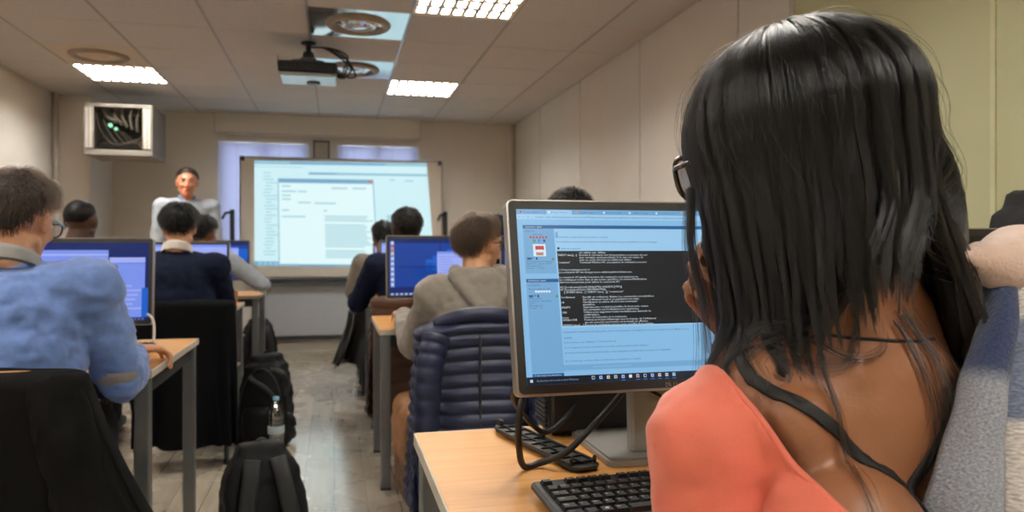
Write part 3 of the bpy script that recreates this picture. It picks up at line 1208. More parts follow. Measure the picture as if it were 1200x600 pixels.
def woman_screen(rect, txt):
    page, pale, bar, con, white, ink, task, red, mid, tab, orange, blue, green, skin = range(14)
    rect(16.3, 17, 491.5, 312, page, 0)
    # tabs
    rect(16.3, 303.2, 491.5, 312, tab, 1)
    tabs = [(22.2, 'Discussion : Création du', red), (72.4, 'AT Service - Discussion', white), (122.9, 'Comandline à distance', orange), (172.3, 'Tutoriel PowerShell', white), (220.3, 't-filtering', white), (270.9, 'Download', white), (320.7, 'Planificateur de', orange), (370, 'Nouvel onglet', white)]
    for i, (u, s, c) in enumerate(tabs):
        rect(u - 3, 303.2, u + 43, 311, pale if i == 1 else mid, 2)
        rect(u, 305.6, u + 3.2, 308.8, c, 3)
        txt(s, u + 5, 305.7, 4.0, ink, 30)
        txt('x', u + 39, 305.9, 3.6, ink)
    rect(16.3, 294, 491.5, 303.2, pale, 1)
    txt('<', 20, 296.8, 4.5, ink)
    txt('>', 27, 296.8, 4.5, mid)
    txt('C', 35, 296.6, 4.5, ink)
    txt('Sécurisé', 49.5, 297, 4.2, ink, 15)
    txt('https://www.developpez.net/forums/d1437765/general-developpement/programmation-systeme/windows/commande-at-planifier-une-execution', 68, 297, 4.2, ink, 257)
    rect(25.9, 284.8, 491.5, 293.2, page, 1)
    rect(26, 278, 491.5, 284, bar, 1)
    txt('20/03/2014, 18h49', 30, 279.5, 3.8, white, 29)
    # message column
    rect(26, 200, 80, 278, mid, 1)
    rect(81, 36, 491.5, 278, pale, 1)
    rect(26, 36, 80, 186, mid, 1)
    rect(81, 36, 491.5, 108, page, 2)
    txt('sergio14', 28, 272, 4.0, ink, 17)
    txt('Modérateur', 42, 266.3, 3.6, ink, 18)
    for k in range(6):
        rect(37 + k * 5.4, 260.8, 40.4 + k * 5.4, 264.4, red, 3)
    rect(42, 254, 47, 259, green, 3)
    rect(51, 254, 55, 259, blue, 3)
    rect(60, 254.5, 64, 258.5, ink, 3)
    # small portrait picture of coloured patches
    rect(41.5, 229.5, 63.5, 250.5, white, 3)
    rect(45.5, 240.5, 60.5, 247.5, red, 4)
    rect(48, 236.2, 58, 241, white, 5)
    rect(46.5, 231, 59, 237, skin, 4)
    rect(30, 223.6, 37.5, 227.4, ink, 3)
    rect(38, 225, 43, 227.5, blue, 3)
    rect(45.5, 223.8, 48, 227.6, con, 3)
    rect(73, 222.6, 77, 226.6, green, 3)
    for s, u, v, wd in (('Développeur informatique', 29, 219.6, 46), ('Inscrit en : janvier 2007', 29, 215.6, 42), ('Messages', 29, 211.6, 17), ('4 119', 46.6, 211.6, 9), ('Points', 29, 207.6, 11), ('13 195', 46.6, 207.6, 11)):
        txt(s, u, v, 3.6, ink, wd)
    rect(26, 185, 82.3, 190.8, bar, 3)
    txt('20/03/2014, 20h41', 29.5, 186.4, 3.8, white, 30, 5)
    txt('cordia2012', 29, 178.8, 4.0, ink, 20)
    txt('Nouveau membre du Club', 29, 172.4, 3.6, ink, 37)
    for k in range(6):
        rect(40 + k * 4.6, 167.6, 43.6 + k * 4.6, 171, white, 3)
    rect(29, 159.5, 36, 163.5, ink, 3)
    rect(37.5, 161, 41.5, 164, blue, 3)
    rect(43.5, 159.8, 46, 163.8, con, 3)
    rect(75, 159, 79, 163, green, 3)
    for s, u, v, wd in (('Homme Profil pro', 29, 156.3, 22), ('Inscrit en : septembre', 29, 152.3, 38), ('2010', 29, 148.6, 9), ('Messages', 29, 144.6, 17), ('73', 47, 144.6, 4), ('Points', 29, 140.6, 11), ('29', 47, 140.6, 4)):
        txt(s, u, v, 3.6, ink, wd)
    rect(82.5, 262, 87, 272, mid, 2)
    txt('la commande at existe aussi sous windows : exemple', 82.4, 261.8, 4.2, ink, 94)
    txt("Il semblerait que tu puisse aussi utiliser la commande Schtasks (que personnellement je ne connais pas)", 83.3, 253.4, 4.2, ink, 183)
    # console window
    rect(81.8, 109, 344.5, 247.4, pale, 3)
    rect(83, 110.5, 341, 238.6, con, 4)
    rect(84, 241.3, 88, 245, con, 5)
    txt('Invite de commandes', 91, 241.4, 4.2, ink, 34, 5)
    txt('-', 306, 241.6, 5, ink, None, 5)
    rect(319.6, 241.8, 322.6, 244.8, mid, 5)
    txt('x', 335, 241.3, 5, ink, None, 5)
    CW = 2.11
    rows = [(0, 18, 'est utilisé par défaut.'), (1, 0, '/NEXT:date[,...]'), (1, 18, 'Exécute la commande lors de la prochaine occurrence du jour'), (2, 18, '(par exemple, jeudi prochain). Si la date est omise, le'),
            (3, 18, 'jour en cours du mois est utilisé par défaut.'), (4, 0, '"commande"'), (4, 18, 'Commande Windows NT, ou programme de commandes à exécuter.'),
            (7, 0, 'C:\\Users\\utilisateur>at /?'), (8, 0, 'La commande AT est désapprouvée, utilisez plutôt schtasks.exe.'),
            (10, 0, "La commande AT planifie l'exécution des commandes et programmes sur"), (11, 0, 'un ordinateur à une date et une heure spécifiées. Le service Planification'), (12, 0, 'doit être fonctionner pour utiliser la commande AT.'),
            (14, 0, 'AT [\\\\ordinateur] [ [id] [/DELETE] | /DELETE [/YES]]'), (15, 0, 'AT [\\\\ordinateur] heure [/INTERACTIVE]'), (16, 3, '[ /EVERY:date[,...] | /NEXT:date[,...]] "commande"'),
            (18, 0, '\\\\ordinateur'), (18, 18, 'Spécifie un ordinateur distant. Les commandes sont planifiées'), (19, 18, "sur l'ordinateur local si ce paramètre est omis."), (20, 0, 'id'), (20, 18, 'Identificateur (nombre) affecté à une commande'), (21, 18, 'planifiée.'),
            (22, 0, '/DELETE'), (22, 18, 'Supprime une commande planifiée. Si id est omis, toutes'), (23, 18, "les commandes sur l'ordinateur sont supprimées."), (24, 0, '/YES'), (24, 18, 'Utilisée pour supprimer toutes les tâches sans demande de'), (25, 18, 'confirmation.'),
            (26, 0, 'heure'), (26, 18, "Heure de l'exécution de la commande."), (27, 0, '/INTERACTIVE'), (27, 18, "Permet au travail d'interagir avec le bureau de l'utilisateur"), (28, 18, 'qui est connecté au moment où le travail est effectué.'), (29, 0, '/EVERY:date[,...]'), (29, 18, 'Exécute la commande tous les jours spécifiés de la semaine')]
    for r_, c_, s in rows:
        txt(s, 83.6 + c_ * CW, 235.7 - 4.27 * r_ - 1.5, 4.4, white, len(s) * CW, 6)
    low = [(101, 'maintenant la commande la plus appropriée pour toi si tu veux lancer une application ou ce que tu veux, sur un pc distant, c est ce', 225), (91.9, 'exemple:', 14.5), (83.8, 'at \\\\nom du pc ou un ordinateur 11:00 /next video.avi', 90.5), (75.4, 'et si tu veux que ton truc se déclenche à une date et heure précise tu fais comme ça', 148),
           (66.8, 'ah oui! ya du interactive aussi:/interactive et la commande est visible dans la session de l utilisateur', 188), (53.5, 'ils en disent pas ces infos dans les recherches, normalement consulté', 131.5)]
    for v, s, wd in low:
        txt(s, 83.3, v - 1.6, 4.3, ink, wd)
    rect(83.3, 89.6, 97.8, 89.9, ink, 3)
    rect(26, 38, 491.5, 47, mid, 3)
    for k in range(26):
        rect(130 + 2.6 * k, 41.5, 131.4 + 2.6 * k, 43.5, page, 4)
    rect(26.5, 29.6, 79.5, 34.6, bar, 4)
    txt('2 réponse(s), 8 en discussion', 30, 30.8, 3.4, white, 44, 5)
    # taskbar
    rect(16.3, 17, 491.5, 29.6, task, 3)
    for a in ((22, 22.8), (24.4, 22.8), (22, 25.2), (24.4, 25.2)):
        rect(a[0], a[1] - 1.6, a[0] + 2, a[1] + .4, white, 5)
    rect(30.5, 18, 122, 28.6, con, 4)
    txt('Rechercher sur le web et dans Windows', 33, 22, 4.6, mid, 70, 5)
    ic = [white, blue, orange, green, blue, white, red, con, blue, orange, mid, mid]
    for k in range(12):
        u = 126.4 + 13.0 * k
        rect(u, 22.3, u + 5, 27.3, white, 4)
        rect(u + .8, 23, u + 4.4, 26.6, ic[k] if k != 0 else con, 5)
        if k in (4, 6, 7, 8, 9, 10, 11):
            rect(u - 1, 18.4, u + 6, 19.4, blue, 4)
    return SC


wm, WM = make_monitor((.55, 1.31, DESK_Z), 'big monitor with a forum page and a black console window, before the coral woman', woman_screen,
                      BLl=(.283 - .55, 1.14 - 1.31, .884 - DESK_Z), tilt=14.5, base_size=(.215, .225), base_c=(.02, .005))
mb = MB()
text_into(mb, 'D', 0, 0, .0105, 0, WM @ Matrix.Translation((.2545, .0045, .0004)))
text_into(mb, 'E', 0, 0, .0105, 0, WM @ Matrix.Translation((.2618, .0045, .0004)) @ Matrix.Rotation(R(20), 4, 'Z'))
text_into(mb, 'LL', 0, 0, .0105, 0, WM @ Matrix.Translation((.2690, .0045, .0004)))
mb.build('logo', M['chrome_text'], wm)

DS = [glow('desk_blue', srgb(8, 60, 148), 1), glow('desk_deep', srgb(4, 32, 98), 1), glow('desk_light', srgb(20, 92, 196), 1), glow('win_lilac', srgb(158, 172, 240), 1), glow('icon_pale', srgb(190, 205, 240), 1),
      glow('icon_red', srgb(220, 130, 120), 1), glow('bar_blue', srgb(30, 66, 130), 1), glow('win_blue', srgb(120, 144, 232), 1), glow('win_line', srgb(92, 112, 200), 1), glow('icon_tan', srgb(210, 190, 160), 1), glow('icon_grey', srgb(96, 100, 150), 1)]


def desktop(icons=True, window=None):
    def f(rect, txt):
        rect(16, 17, 492, 312, 1, 0)
        rect(16, 60, 492, 290, 0, 1)
        random.seed(2)
        for k in range(7):
            rect(90 + 38 * k, 120 + 6 * k, 492, 150 + 18 * k, 2 if k > 2 else 0, 2)
        rect(60, 163, 492, 168, 1, 3)
        rect(280, 60, 286, 300, 1, 3)
        rect(16, 17, 492, 30, 6, 3)
        if icons:
            for k in range(9):
                rect(24, 282 - 27 * k, 40, 298 - 27 * k, 5 if k == 1 else (9 if k == 2 else 4), 4)
                rect(22, 277 - 27 * k, 42, 279.5 - 27 * k, 4, 4)
            for k in range(5):
                rect(24 + 24 * k, 19.5, 36 + 24 * k, 27.5, 4, 4)
        if window:
            u0, v0, u1, v1 = window
            rect(u0, v0, u1, v1, 3, 5)
            rect(u0, v1 - 12, u1, v1, 7, 6)
            for k in range(9):
                rect(u0 + 10, v1 - 30 - 14 * k, u1 - 30 - (k * 37 % 50), v1 - 26 - 14 * k, 7, 6)
        return DS
    return f


def left_screen(rect, txt):
    rect(16, 17, 492, 312, 1, 0)
    rect(16, 282, 492, 312, 1, 1)
    rect(16, 30, 352, 284, 3, 2)
    rect(16, 270, 352, 284, 7, 3)
    rect(16, 240, 352, 262, 7, 3)
    rect(16, 200, 330, 226, 7, 3)
    for k in range(7):
        rect(40, 100 + 15 * k, 300 - (k * 53 % 90), 104 + 15 * k, 7, 4)
    rect(356, 30, 480, 256, 7, 2)
    rect(356, 236, 480, 256, 3, 3)
    rect(356, 232, 480, 235, 8, 3)
    rect(366, 176, 385, 228, 10, 4)
    rect(368, 212, 380, 224, 5, 5)
    for k in range(6):
        rect(368, 60 + 17 * k, 470 - (k * 31 % 40), 66 + 17 * k, 3, 4)
    rect(470, 30, 492, 140, 2, 4)
    rect(16, 17, 492, 30, 1, 3)
    for k in range(8):
        rect(380 + 13 * k, 20, 388 + 13 * k, 27, 10, 4)
    return DS


def lilac_screen(rect, txt):
    rect(16, 17, 492, 312, 3, 0)
    rect(16, 296, 492, 312, 7, 1)
    for k in range(12):
        rect(40, 60 + 18 * k, 440 - (k * 67 % 140), 65 + 18 * k, 7, 2)
    rect(16, 17, 492, 27, 0, 3)
    return DS


def dark_screen(rect, txt):
    rect(16, 17, 492, 312, 0, 0)
    return [M['screen_off']]


make_monitor((1.37, 1.36, DESK_Z), 'black monitor beside the green wall, behind the plaid scarf', dark_screen, tilt=8, BLl=(-.254, -.12, .095))
make_monitor((-.925, 3.10, DESK_Z), 'monitor with lilac windows in front of the man in the blue sweater', left_screen, tilt=5, BLl=(-.254, -.06, .085))
make_monitor((.515, 3.93, DESK_Z), 'monitor with a deep blue desktop and icons, in front of the grey hooded man', desktop(True, (265, 60, 400, 245)), tilt=6, BLl=(-.254, -.07, .11))
make_monitor((1.125, 3.93, DESK_Z), 'blue monitor partly hidden between the hooded man and the big monitor', desktop(True, None), tilt=6, BLl=(-.254, -.07, .11))
make_monitor((.575, 5.58, DESK_Z), 'small looking distant monitor in front of the navy jumper man near the projected picture', lilac_screen, tilt=5, BLl=(-.254, -.08, .095))
make_monitor((.60, 7.0, DESK_Z), 'distant monitor on the desk closest to the whiteboard, right desk row', lilac_screen, tilt=5, BLl=(-.254, -.08, .09))
make_monitor((-.915, 5.12, DESK_Z), 'lilac monitor peeping out beside the navy jumper with a white collar', lilac_screen, tilt=4, BLl=(-.254, -.05, .08))
make_monitor((-.93, 6.45, DESK_Z), 'distant blue monitor at the left edge of the whiteboard', desktop(True, (60, 60, 420, 270)), tilt=4, BLl=(-.254, -.05, .10))

# ================================================================ keyboards
KB = empty('keyboard', (.520, 1.026, DESK_Z), R(3.2))
tag(KB, 'black keyboard with white legends on the desk by the coral woman', 'keyboard')
mb = MB()
Kt = Euler((R(4.5), 0, 0)).to_matrix()
mb.box((0, 0, .0115), (.450, .158, .014), 0, Kt, .004)
for sx in (-.19, .19):
    mb.box((sx, .065, .005), (.03, .012, .012), 0, None, .002)
mb.build('case', M['black_plastic'], KB)
U_ = .0190
lay = []
row0 = [(0, 1, 'Esc', 1)] + [(2 + k + (.5 * (k // 4)), 1, 'F%d' % (k + 1), 0) for k in range(12)]
lay.append(row0)
lay.append([(k, 1, c, 0) for k, c in enumerate(['²', '1 &', '2 é', '3 "', "4 '", '5 (', '6 -', '7 è', '8 _', '9 ç', '0 à', '° )', '+ ='])] + [(13, 2, '<-', 0)])
lay.append([(0, 1.5, 'Tab', 0)] + [(1.5 + k, 1, c, 0) for k, c in enumerate('AZERTYUIOP^$')] + [(13.5, 1.5, 'Ent', 0)])
lay.append([(0, 1.8, 'Caps', 0)] + [(1.8 + k, 1, c, 0) for k, c in enumerate('QSDFGHJKLMù*')])
lay.append([(0, 1.3, 'Maj', 0)] + [(1.3 + k, 1, c, 0) for k, c in enumerate('<WXCVBN,;:!')] + [(12.3, 2.7, 'Maj', 0)])
lay.append([(0, 1.4, 'Ctrl', 0), (1.4, 1.15, 'Fn', 1), (2.55, 1.15, '\u25a0', 0), (3.7, 1.15, 'Alt', 0), (4.85, 5.5, '', 0), (10.35, 1.2, 'Alt', 0), (11.55, 1.2, 'Fn', 0), (12.75, 1, 'M', 0), (13.75, 1.25, 'Ctrl', 0)])
nk = 0
for r_, row in enumerate(lay):
    ry = .0605 - r_ * .0215 - (.0 if r_ == 0 else .004)
    for (x, wk, s, bl) in row:
        cx = -.215 + (x + wk / 2) * U_
        hh = .013 if r_ == 0 else .0175
        mb = MB()
        a, b = wk * U_ - .002, hh
        base = [(-a / 2, -b / 2, 0), (a / 2, -b / 2, 0), (a / 2, b / 2, 0), (-a / 2, b / 2, 0)]
        i_ = .0022
        top = [(-a / 2 + i_, -b / 2 + i_, .0062), (a / 2 - i_, -b / 2 + i_, .0062), (a / 2 - i_, b / 2 - i_ * .5, .0056), (-a / 2 + i_, b / 2 - i_ * .5, .0056)]
        mb.add(base + top, [(3, 2, 1, 0), (4, 5, 6, 7), (0, 1, 5, 4), (1, 2, 6, 5), (2, 3, 7, 6), (3, 0, 4, 7)], 0)
        if s == '\u25a0':
            for qx in (-.0024, .0003):
                for qy in (-.002, .0007):
                    mb.quad([(qx, qy, .0064), (qx + .0022, qy, .0064), (qx + .0022, qy + .0022, .0064), (qx, qy + .0022, .0064)], 1)
        elif s:
            text_into(mb, s, -a / 2 + .0035, .0 if r_ else -.001, .0062 if len(s) < 2 else .0046, 2 if bl else 1, Matrix.Translation((0, 0, .0066)))
        o = mb.build('key', [M['key'], M['white_print'], M['blue_print']], KB)
        o.location = Kt @ Vector((cx, ry, .0075)) + Vector((0, 0, .0115))
        o.rotation_euler = (R(4.5), 0, 0)
        nk += 1


def simple_keyboard(x, y, label, rz=0.0):
    t = empty('keyboard', (x, y, DESK_Z), rz)
    tag(t, label, 'keyboard', 'desk keyboards further back')
    mb = MB()
    mb.box((0, 0, .011), (.44, .15, .014), 0, Kt, .004)
    mb.build('case', M['black_plastic'], t)
    mb = MB()
    for r_ in range(6):
        for k in range(20):
            c = Kt @ Vector((-.205 + k * .0216, .057 - r_ * .022, .0105)) + Vector((0, 0, .011))
            mb.box(c, (.018, .018, .007), 0, Kt, .002)
    mb.build('keys', M['key'], t)
    return t


simple_keyboard(-.86, 2.90, 'black keyboard under the hand of the man in the blue sweater')
simple_keyboard(.60, 3.70, 'black keyboard between the hooded man and his blue monitor')
simple_keyboard(-.86, 4.93, 'black keyboard on the desk of the navy jumper with a white collar')

# ---------------------------------------------------------------- small things on the near desk
cp = empty('cable_cover', (.378, 1.352, DESK_Z), math.atan2(.085, -.315) - R(90) + R(180))
cp.rotation_euler = (0, 0, R(14.5))
tag(cp, 'black ribbed plastic cover strip lying on the beech desk', 'cover strip')
mb = MB()
L_, Wd = .335, .058
pl = [(-Wd / 2, -L_ / 2 + .012), (-Wd / 2 + .012, -L_ / 2), (Wd / 2 - .012, -L_ / 2), (Wd / 2, -L_ / 2 + .012), (Wd / 2 - .006, L_ / 2 - .03), (Wd / 2 - .02, L_ / 2), (-Wd / 2 + .02, L_ / 2), (-Wd / 2 + .006, L_ / 2 - .03)]
mb.prism(pl, .004, .009)
for s in (-1, 1):
    mb.box((s * (Wd / 2 - .003), -.01, .011), (.004, L_ - .06, .006), 0, None, .001)
mb.build('plate', M['bezel'], cp)
mb = MB()
for k in range(9):
    mb.box((0, -L_ / 2 + .025 + k * .035, .0105), (Wd - .008, .003, .004))
mb.box((0, 0, .0105), (.003, L_ - .04, .004))
mb.build('rib', M['black_plastic'], cp)
for (a, b) in ((Wd / 2 - .004, -L_ / 2 + .02), (Wd / 2 - .006, .03), (-Wd / 2 + .006, -L_ / 2 + .02), (0, L_ / 2 - .006)):
    mb = MB()
    mb.box((a, b, .013), (.007, .020 if b > 0 else .005, .016), 0, None, .0015)
    mb.build('clip', M['bezel'], cp)

cb = MB()
cb.tube(bez([(.318, 1.20, .905), (.298, 1.185, .85), (.300, 1.20, .79), (.315, 1.225, .7475), (.345, 1.235, .7475), (.385, 1.215, .768), (.43, 1.225, .80), (.50, 1.25, .855), (.545, 1.275, .90)], 60), .0058, 12)
cb.build('monitor_cable', M['cable'])
tag(bpy.data.objects['monitor_cable'], 'thick black cable looping from the big monitor down onto the desk', 'cable')
cb = MB()
cb.tube(bez([(.31, 1.23, .90), (.305, 1.26, .86), (.34, 1.30, .81), (.385, 1.33, .775), (.44, 1.38, .79), (.48, 1.428, .805)], 40), .005, 10)
o = cb.build('monitor_cable', M['cable'])
tag(o, 'black cable sagging from the big monitor to the black computer case', 'cable')
cb = MB()
cb.tube(bez([(.52, 1.27, .905), (.545, 1.25, .87), (.585, 1.235, .845), (.63, 1.24, .80), (.66, 1.26, .80), (.655, 1.32, .90)], 40), .0032, 8)
o = cb.build('monitor_cable', M['cable'])
tag(o, 'thin black cable hanging in front of the grey monitor stand', 'cable')

pc = empty('computer_case', (.62, 1.468, DESK_Z), 0)
tag(pc, 'black computer case lying behind the big monitor stand', 'computer')
mb = MB()
mb.box((0, 0, .135), (.40, .095, .262), 0, None, .008)
mb.build('housing', M['black_plastic'], pc)
mb = MB()
for k in range(26):
    mb.box((-.204, 0, .022 + k * .0092), (.010, .075, .005), 0, Euler((0, R(20), 0)).to_matrix())
mb.box((-.2, 0, .135), (.004, .085, .25))
mb.build('vent_grille', M['bezel'], pc)
for s in (-.15, .15):
    mb = MB()
    mb.box((s, 0, .003), (.04, .08, .006), 0, None, .001)
    mb.build('foot', M['black_plastic'], pc)
mb = MB()
for k, (a, b) in enumerate(((.0, .02), (.06, .05), (.11, -.02))):
    mb.tube(bez([(-.12 + a, -.05, .20 - b), (-.08 + a, -.058, .16 - b), (.0 + a, -.056, .17 - b), (.06 + a, -.05, .22 - b)], 20), .004, 8)
mb.build('cable', M['cable'], pc)

# white monitor cable of the left desk
mb = MB()
mb.tube(bez([(-.70, 3.06, .87), (-.665, 3.02, .85), (-.655, 3.0, .80), (-.66, 2.99, .752), (-.70, 3.05, .747)], 24), .005, 10)
o = mb.build('monitor_cable', M['white_cable'])
tag(o, 'pale cable curving down from the corner of the lilac windows monitor', 'cable')
mo = empty('computer_mouse', (-.70, 5.06, DESK_Z))
tag(mo, 'black computer mouse on the desk next to the navy jumper with a white collar', 'mouse')
mb = MB()
mb.ell((0, 0, .010), (.031, .055, .024))
mb.v = [(x, y, max(z, .0)) for x, y, z in mb.v]
mb.build('shell', M['black_plastic'], mo)
mb = MB()
mb.tube([(0, .028, .031), (0, .040, .028)], .004, 8)
mb.build('scroll_wheel', M['steel'], mo)

# ================================================================ people
def ik(s, h, l1, l2, hint):
    s, h = Vector(s), Vector(h)
    d = h - s
    L = min(d.length, (l1 + l2) * .999)
    n = d.normalized()
    a = (l1 * l1 - l2 * l2 + L * L) / (2 * L)
    k = math.sqrt(max(l1 * l1 - a * a, 0))
    hv = Vector(hint)
    hv = (hv - n * hv.dot(n)).normalized()
    return s + n * a + hv * k, s + n * L


def hand(mb, W, f, n, t, curl=.6, sc=1.0, spread=.12):
    """five fingers: f along the hand, n out of the palm, t towards the thumb"""
    W, f, n, t = Vector(W), Vector(f).normalized(), Vector(n).normalized(), Vector(t).normalized()
    kn = []
    for off, ln in ((.030, .082), (.010, .086), (-.010, .082), (-.028, .074)):
        k = W + (f * ln + t * off) * sc
        kn.append(k)
        mb.cap(W + t * off * .7 * sc, .014 * sc, k, .0115 * sc, 10)
    mb.cap(W + (f * .02 + t * .018) * sc, .015 * sc, W + (f * .02 - t * .018) * sc, .014 * sc, 10)
    mb.cap(kn[0], .0115 * sc, kn[3], .010 * sc, 10)
    segs = [(.042, .026, .020), (.047, .029, .021), (.043, .027, .020), (.033, .020, .017)]
    for i, (k, sg) in enumerate(zip(kn, segs)):
        ang = 0
        p = k
        dirn = (f + t * spread * (1.2 - .8 * i)).normalized()
        r0 = .0092 if i < 3 else .008
        for j, l in enumerate(sg):
            ang += curl * (0.55, .85, .5)[j] * (1 + .12 * i)
            d = (dirn * math.cos(ang) + n * math.sin(ang))
            q = p + d * l * sc
            mb.cap(p, (r0 - .0009 * j) * sc, q, (r0 - .0009 * (j + 1)) * sc, 9)
            p = q
    p0 = W + (f * .022 + t * .026) * sc
    p1 = p0 + (f * .55 + t * .75 + n * .25).normalized() * .042 * sc
    p2 = p1 + (f * .85 + t * .30 + n * .35).normalized() * .032 * sc
    p3 = p2 + (f * .95 + n * .35 - t * .1).normalized() * .025 * sc
    mb.cap(p0, .0155 * sc, p1, .0115 * sc, 10)
    mb.cap(p1, .0108 * sc, p2, .0098 * sc, 10)
    mb.cap(p2, .0098 * sc, p3, .0078 * sc, 10)


def head_prims(mb, Hm, s=1.0, fem=False):
    def e(c, r, nu=18, nv=12):
        mb.ell(Vector(c) * s, Vector(r) * s, Hm, nu, nv)

    def cp(a, ra, b, rb):
        mb.cap(Hm @ (Vector(a) * s), ra * s, Hm @ (Vector(b) * s), rb * s, 10)
    e((0, -.012, .030), (.076, .096, .088), 24, 16)
    e((0, .026, -.015), (.066, .070, .090))
    e((0, .045, -.062), (.050, .048, .044))
    e((0, .074, -.098), (.020, .020, .018))
    for q in (-1, 1):
        cp((q * .056, .0, -.055), .016, (q * .022, .068, -.092), .017)
        e((q * .034, .070, -.022), (.024, .022, .018))
        e((q * .030, .084, .030), (.024, .013, .009))
        e((q * .078, -.002, -.004), (.010, .020, .032))
        e((q * .083, -.012, .004), (.006, .016, .026))
        e((q * .012, .104, -.034), (.009, .010, .008))
    cp((0, .092, .020), .008, (0, .112, -.026), .012)
    e((0, .113, -.031), (.011, .011, .010))
    e((0, .092, -.060), (.024, .012, .0075))
    e((0, .090, -.071), (.021, .012, .008))


def neck(mb, N, Hm, r=.056, s=1.0):
    mb.cap(N, r * 1.08, Hm @ (Vector((0, -.025, -.06)) * s), r * .95, 16)
    mb.cap(N + Vector((0, .02, .0)), r * .85, Hm @ (Vector((0, .0, -.06)) * s), r * .8, 16)


def torso(mb, P, N, sh, infl=0.0, w=1.0, fem=False, top=True, bottom=True):
    """pelvis P to neck base N; sh = the two shoulder points"""
    P, N = Vector(P), Vector(N)
    ax = (N - P)
    rx = Vector((1, 0, 0))
    up = ax.normalized()
    fw = up.cross(Vector((1, 0, 0))) * -1
    rot = Matrix((rx, fw, up)).transposed().to_4x4()

    def e(k, dy, r):
        m = Matrix.Translation(P + ax * k + fw * dy) @ rot
        mb.ell((0, 0, 0), (r[0] * w + infl, r[1] * w + infl, r[2] + infl), m, 22, 14)
    if bottom:
        e(.02, -.01, (.170, .125, .12))
    e(.26, .0, (.148, .105, .14))
    e(.52, .0, (.158, .112, .16))
    e(.74, -.005, (.165, .110, .145))
    e(.80, -.055, (.125, .055, .13))
    if fem:
        for q in (-1, 1):
            m = Matrix.Translation(P + ax * .60 + fw * .095 + rx * q * .075) @ rot
            mb.ell((0, 0, 0), (.062 + infl, .055 + infl, .062 + infl), m)
    for s in sh:
        s = Vector(s)
        mb.cap(N + ax * -.10 + (s - N) * .3, .062 * w + infl, s, .056 * w + infl, 14)
        mb.cap(N + up * .0, .046 * w + infl * .6, s + Vector((0, 0, -.01)), .052 * w + infl, 14)


class Fig:
    pass


def figure(name_label, loc, rz, head_top, skin, lean=.06, head_yaw=0., head_pitch=0., head_tilt=0., head_fwd=.035, handR=(.18, .45, .80), handL=(-.18, .45, .80), hintR=(.5, -.3, -1), hintL=(-.5, -.3, -1),
           w=1.0, shw=.185, fem=False, sit=True, curl=.55, voxel=.008, hs=1.0, handsdown=True, head_shift=0.0, extra=None, foot_y=None, hand_dirs=None, shz=-.045):
    F = Fig()
    F.w, F.fem = w, fem
    P = Vector((0, 0, .575 if sit else .93))
    hc_z = head_top - .118 * hs
    N = Vector((head_shift * .5, lean, hc_z - .150 * hs))
    F.P, F.N = P, N
    Hc = Vector((head_shift, lean + head_fwd, hc_z))
    Hm = Matrix.Translation(Hc) @ Matrix.Rotation(head_yaw, 4, 'Z') @ Matrix.Rotation(head_tilt, 4, 'Y') @ Matrix.Rotation(-head_pitch, 4, 'X')
    F.Hm, F.hs = Hm, hs
    F.sh = [N + Vector((q * shw, -.015, shz)) for q in (-1, 1)]
    F.arms = []
    for q, s, h, hint in ((-1, F.sh[0], handL, hintL), (1, F.sh[1], handR, hintR)):
        E_, W_ = ik(s, h, .295, .255, hint)
        F.arms.append((s, E_, W_))
    if sit:
        fy = .44 if foot_y is None else foot_y
        F.legs = [(P + Vector((q * .09, .0, -.03)), Vector((q * .11, .43, .548)), Vector((q * .12, fy, .09)), Vector((q * .125, fy + .15, .035))) for q in (-1, 1)]
    else:
        F.legs = [(P + Vector((q * .085, 0, -.03)), Vector((q * .10, .02, .50)), Vector((q * .105, 0, .09)), Vector((q * .12, .14, .035))) for q in (-1, 1)]
    mb = MB()
    torso(mb, P, N, F.sh, 0, w, fem)
    neck(mb, N, Hm, .050 if fem else .057, hs)
    head_prims(mb, Hm, hs, fem)
    for i, (s, e_, w_) in enumerate(F.arms):
        q = -1 if i == 0 else 1
        k = .86 if fem else 1.0
        mb.cap(s, .054 * k, s.lerp(e_, .45), .049 * k, 14)
        mb.cap(s.lerp(e_, .45), .049 * k, e_, .039 * k, 14)
        mb.cap(e_, .040 * k, e_.lerp(w_, .35), .041 * k, 14)
        mb.cap(e_.lerp(w_, .35), .041 * k, w_, .026 * k, 14)
        f = (w_ - e_).normalized()
        if hand_dirs and hand_dirs[i]:
            f, n, t = [Vector(a) for a in hand_dirs[i]]
        elif sit:
            f = Vector((f.x, f.y, f.z * .3)).normalized()
            n = Vector((0, 0, -1))
            t = Vector((-q, 0, 0))
            t = (t - f * t.dot(f)).normalized()
        else:
            n = Vector((-q, 0, 0))
            t = Vector((0, 1, 0))
            n = (n - f * n.dot(f)).normalized()
            t = (t - f * t.dot(f)).normalized()
        hand(mb, w_, f, n, t, curl, .95 if fem else 1.05)
    for (h, k, a, toe) in F.legs:
        mb.cap(h, .082, k, .058, 14)
        mb.cap(k, .058, k.lerp(a, .35), .054, 14)
        mb.cap(k.lerp(a, .35), .054, a, .036, 14)
        mb.cap(a + Vector((0, -.03, -.03)), .034, toe, .026, 12)
    if extra:
        extra(mb, F)
    me = mb.remesh(voxel, 3)
    o = link_mesh('person', me, skin, None, True, loc, rz)
    F.o = o
    tag(o, name_label, 'person')
    # eyes
    for q in (-1, 1):
        eb = MB()
        eb.ell((q * .031 * hs, .082 * hs, .012 * hs), (.0125 * hs, .011 * hs, .0085 * hs), Hm, 14, 10)
        eb.ell((q * .031 * hs, .0905 * hs, .012 * hs), (.0055 * hs, .0035 * hs, .0055 * hs), Hm, 12, 8, 1)
        eb.build('eye', [M['eye_white'], M['iris']], o)
    return F


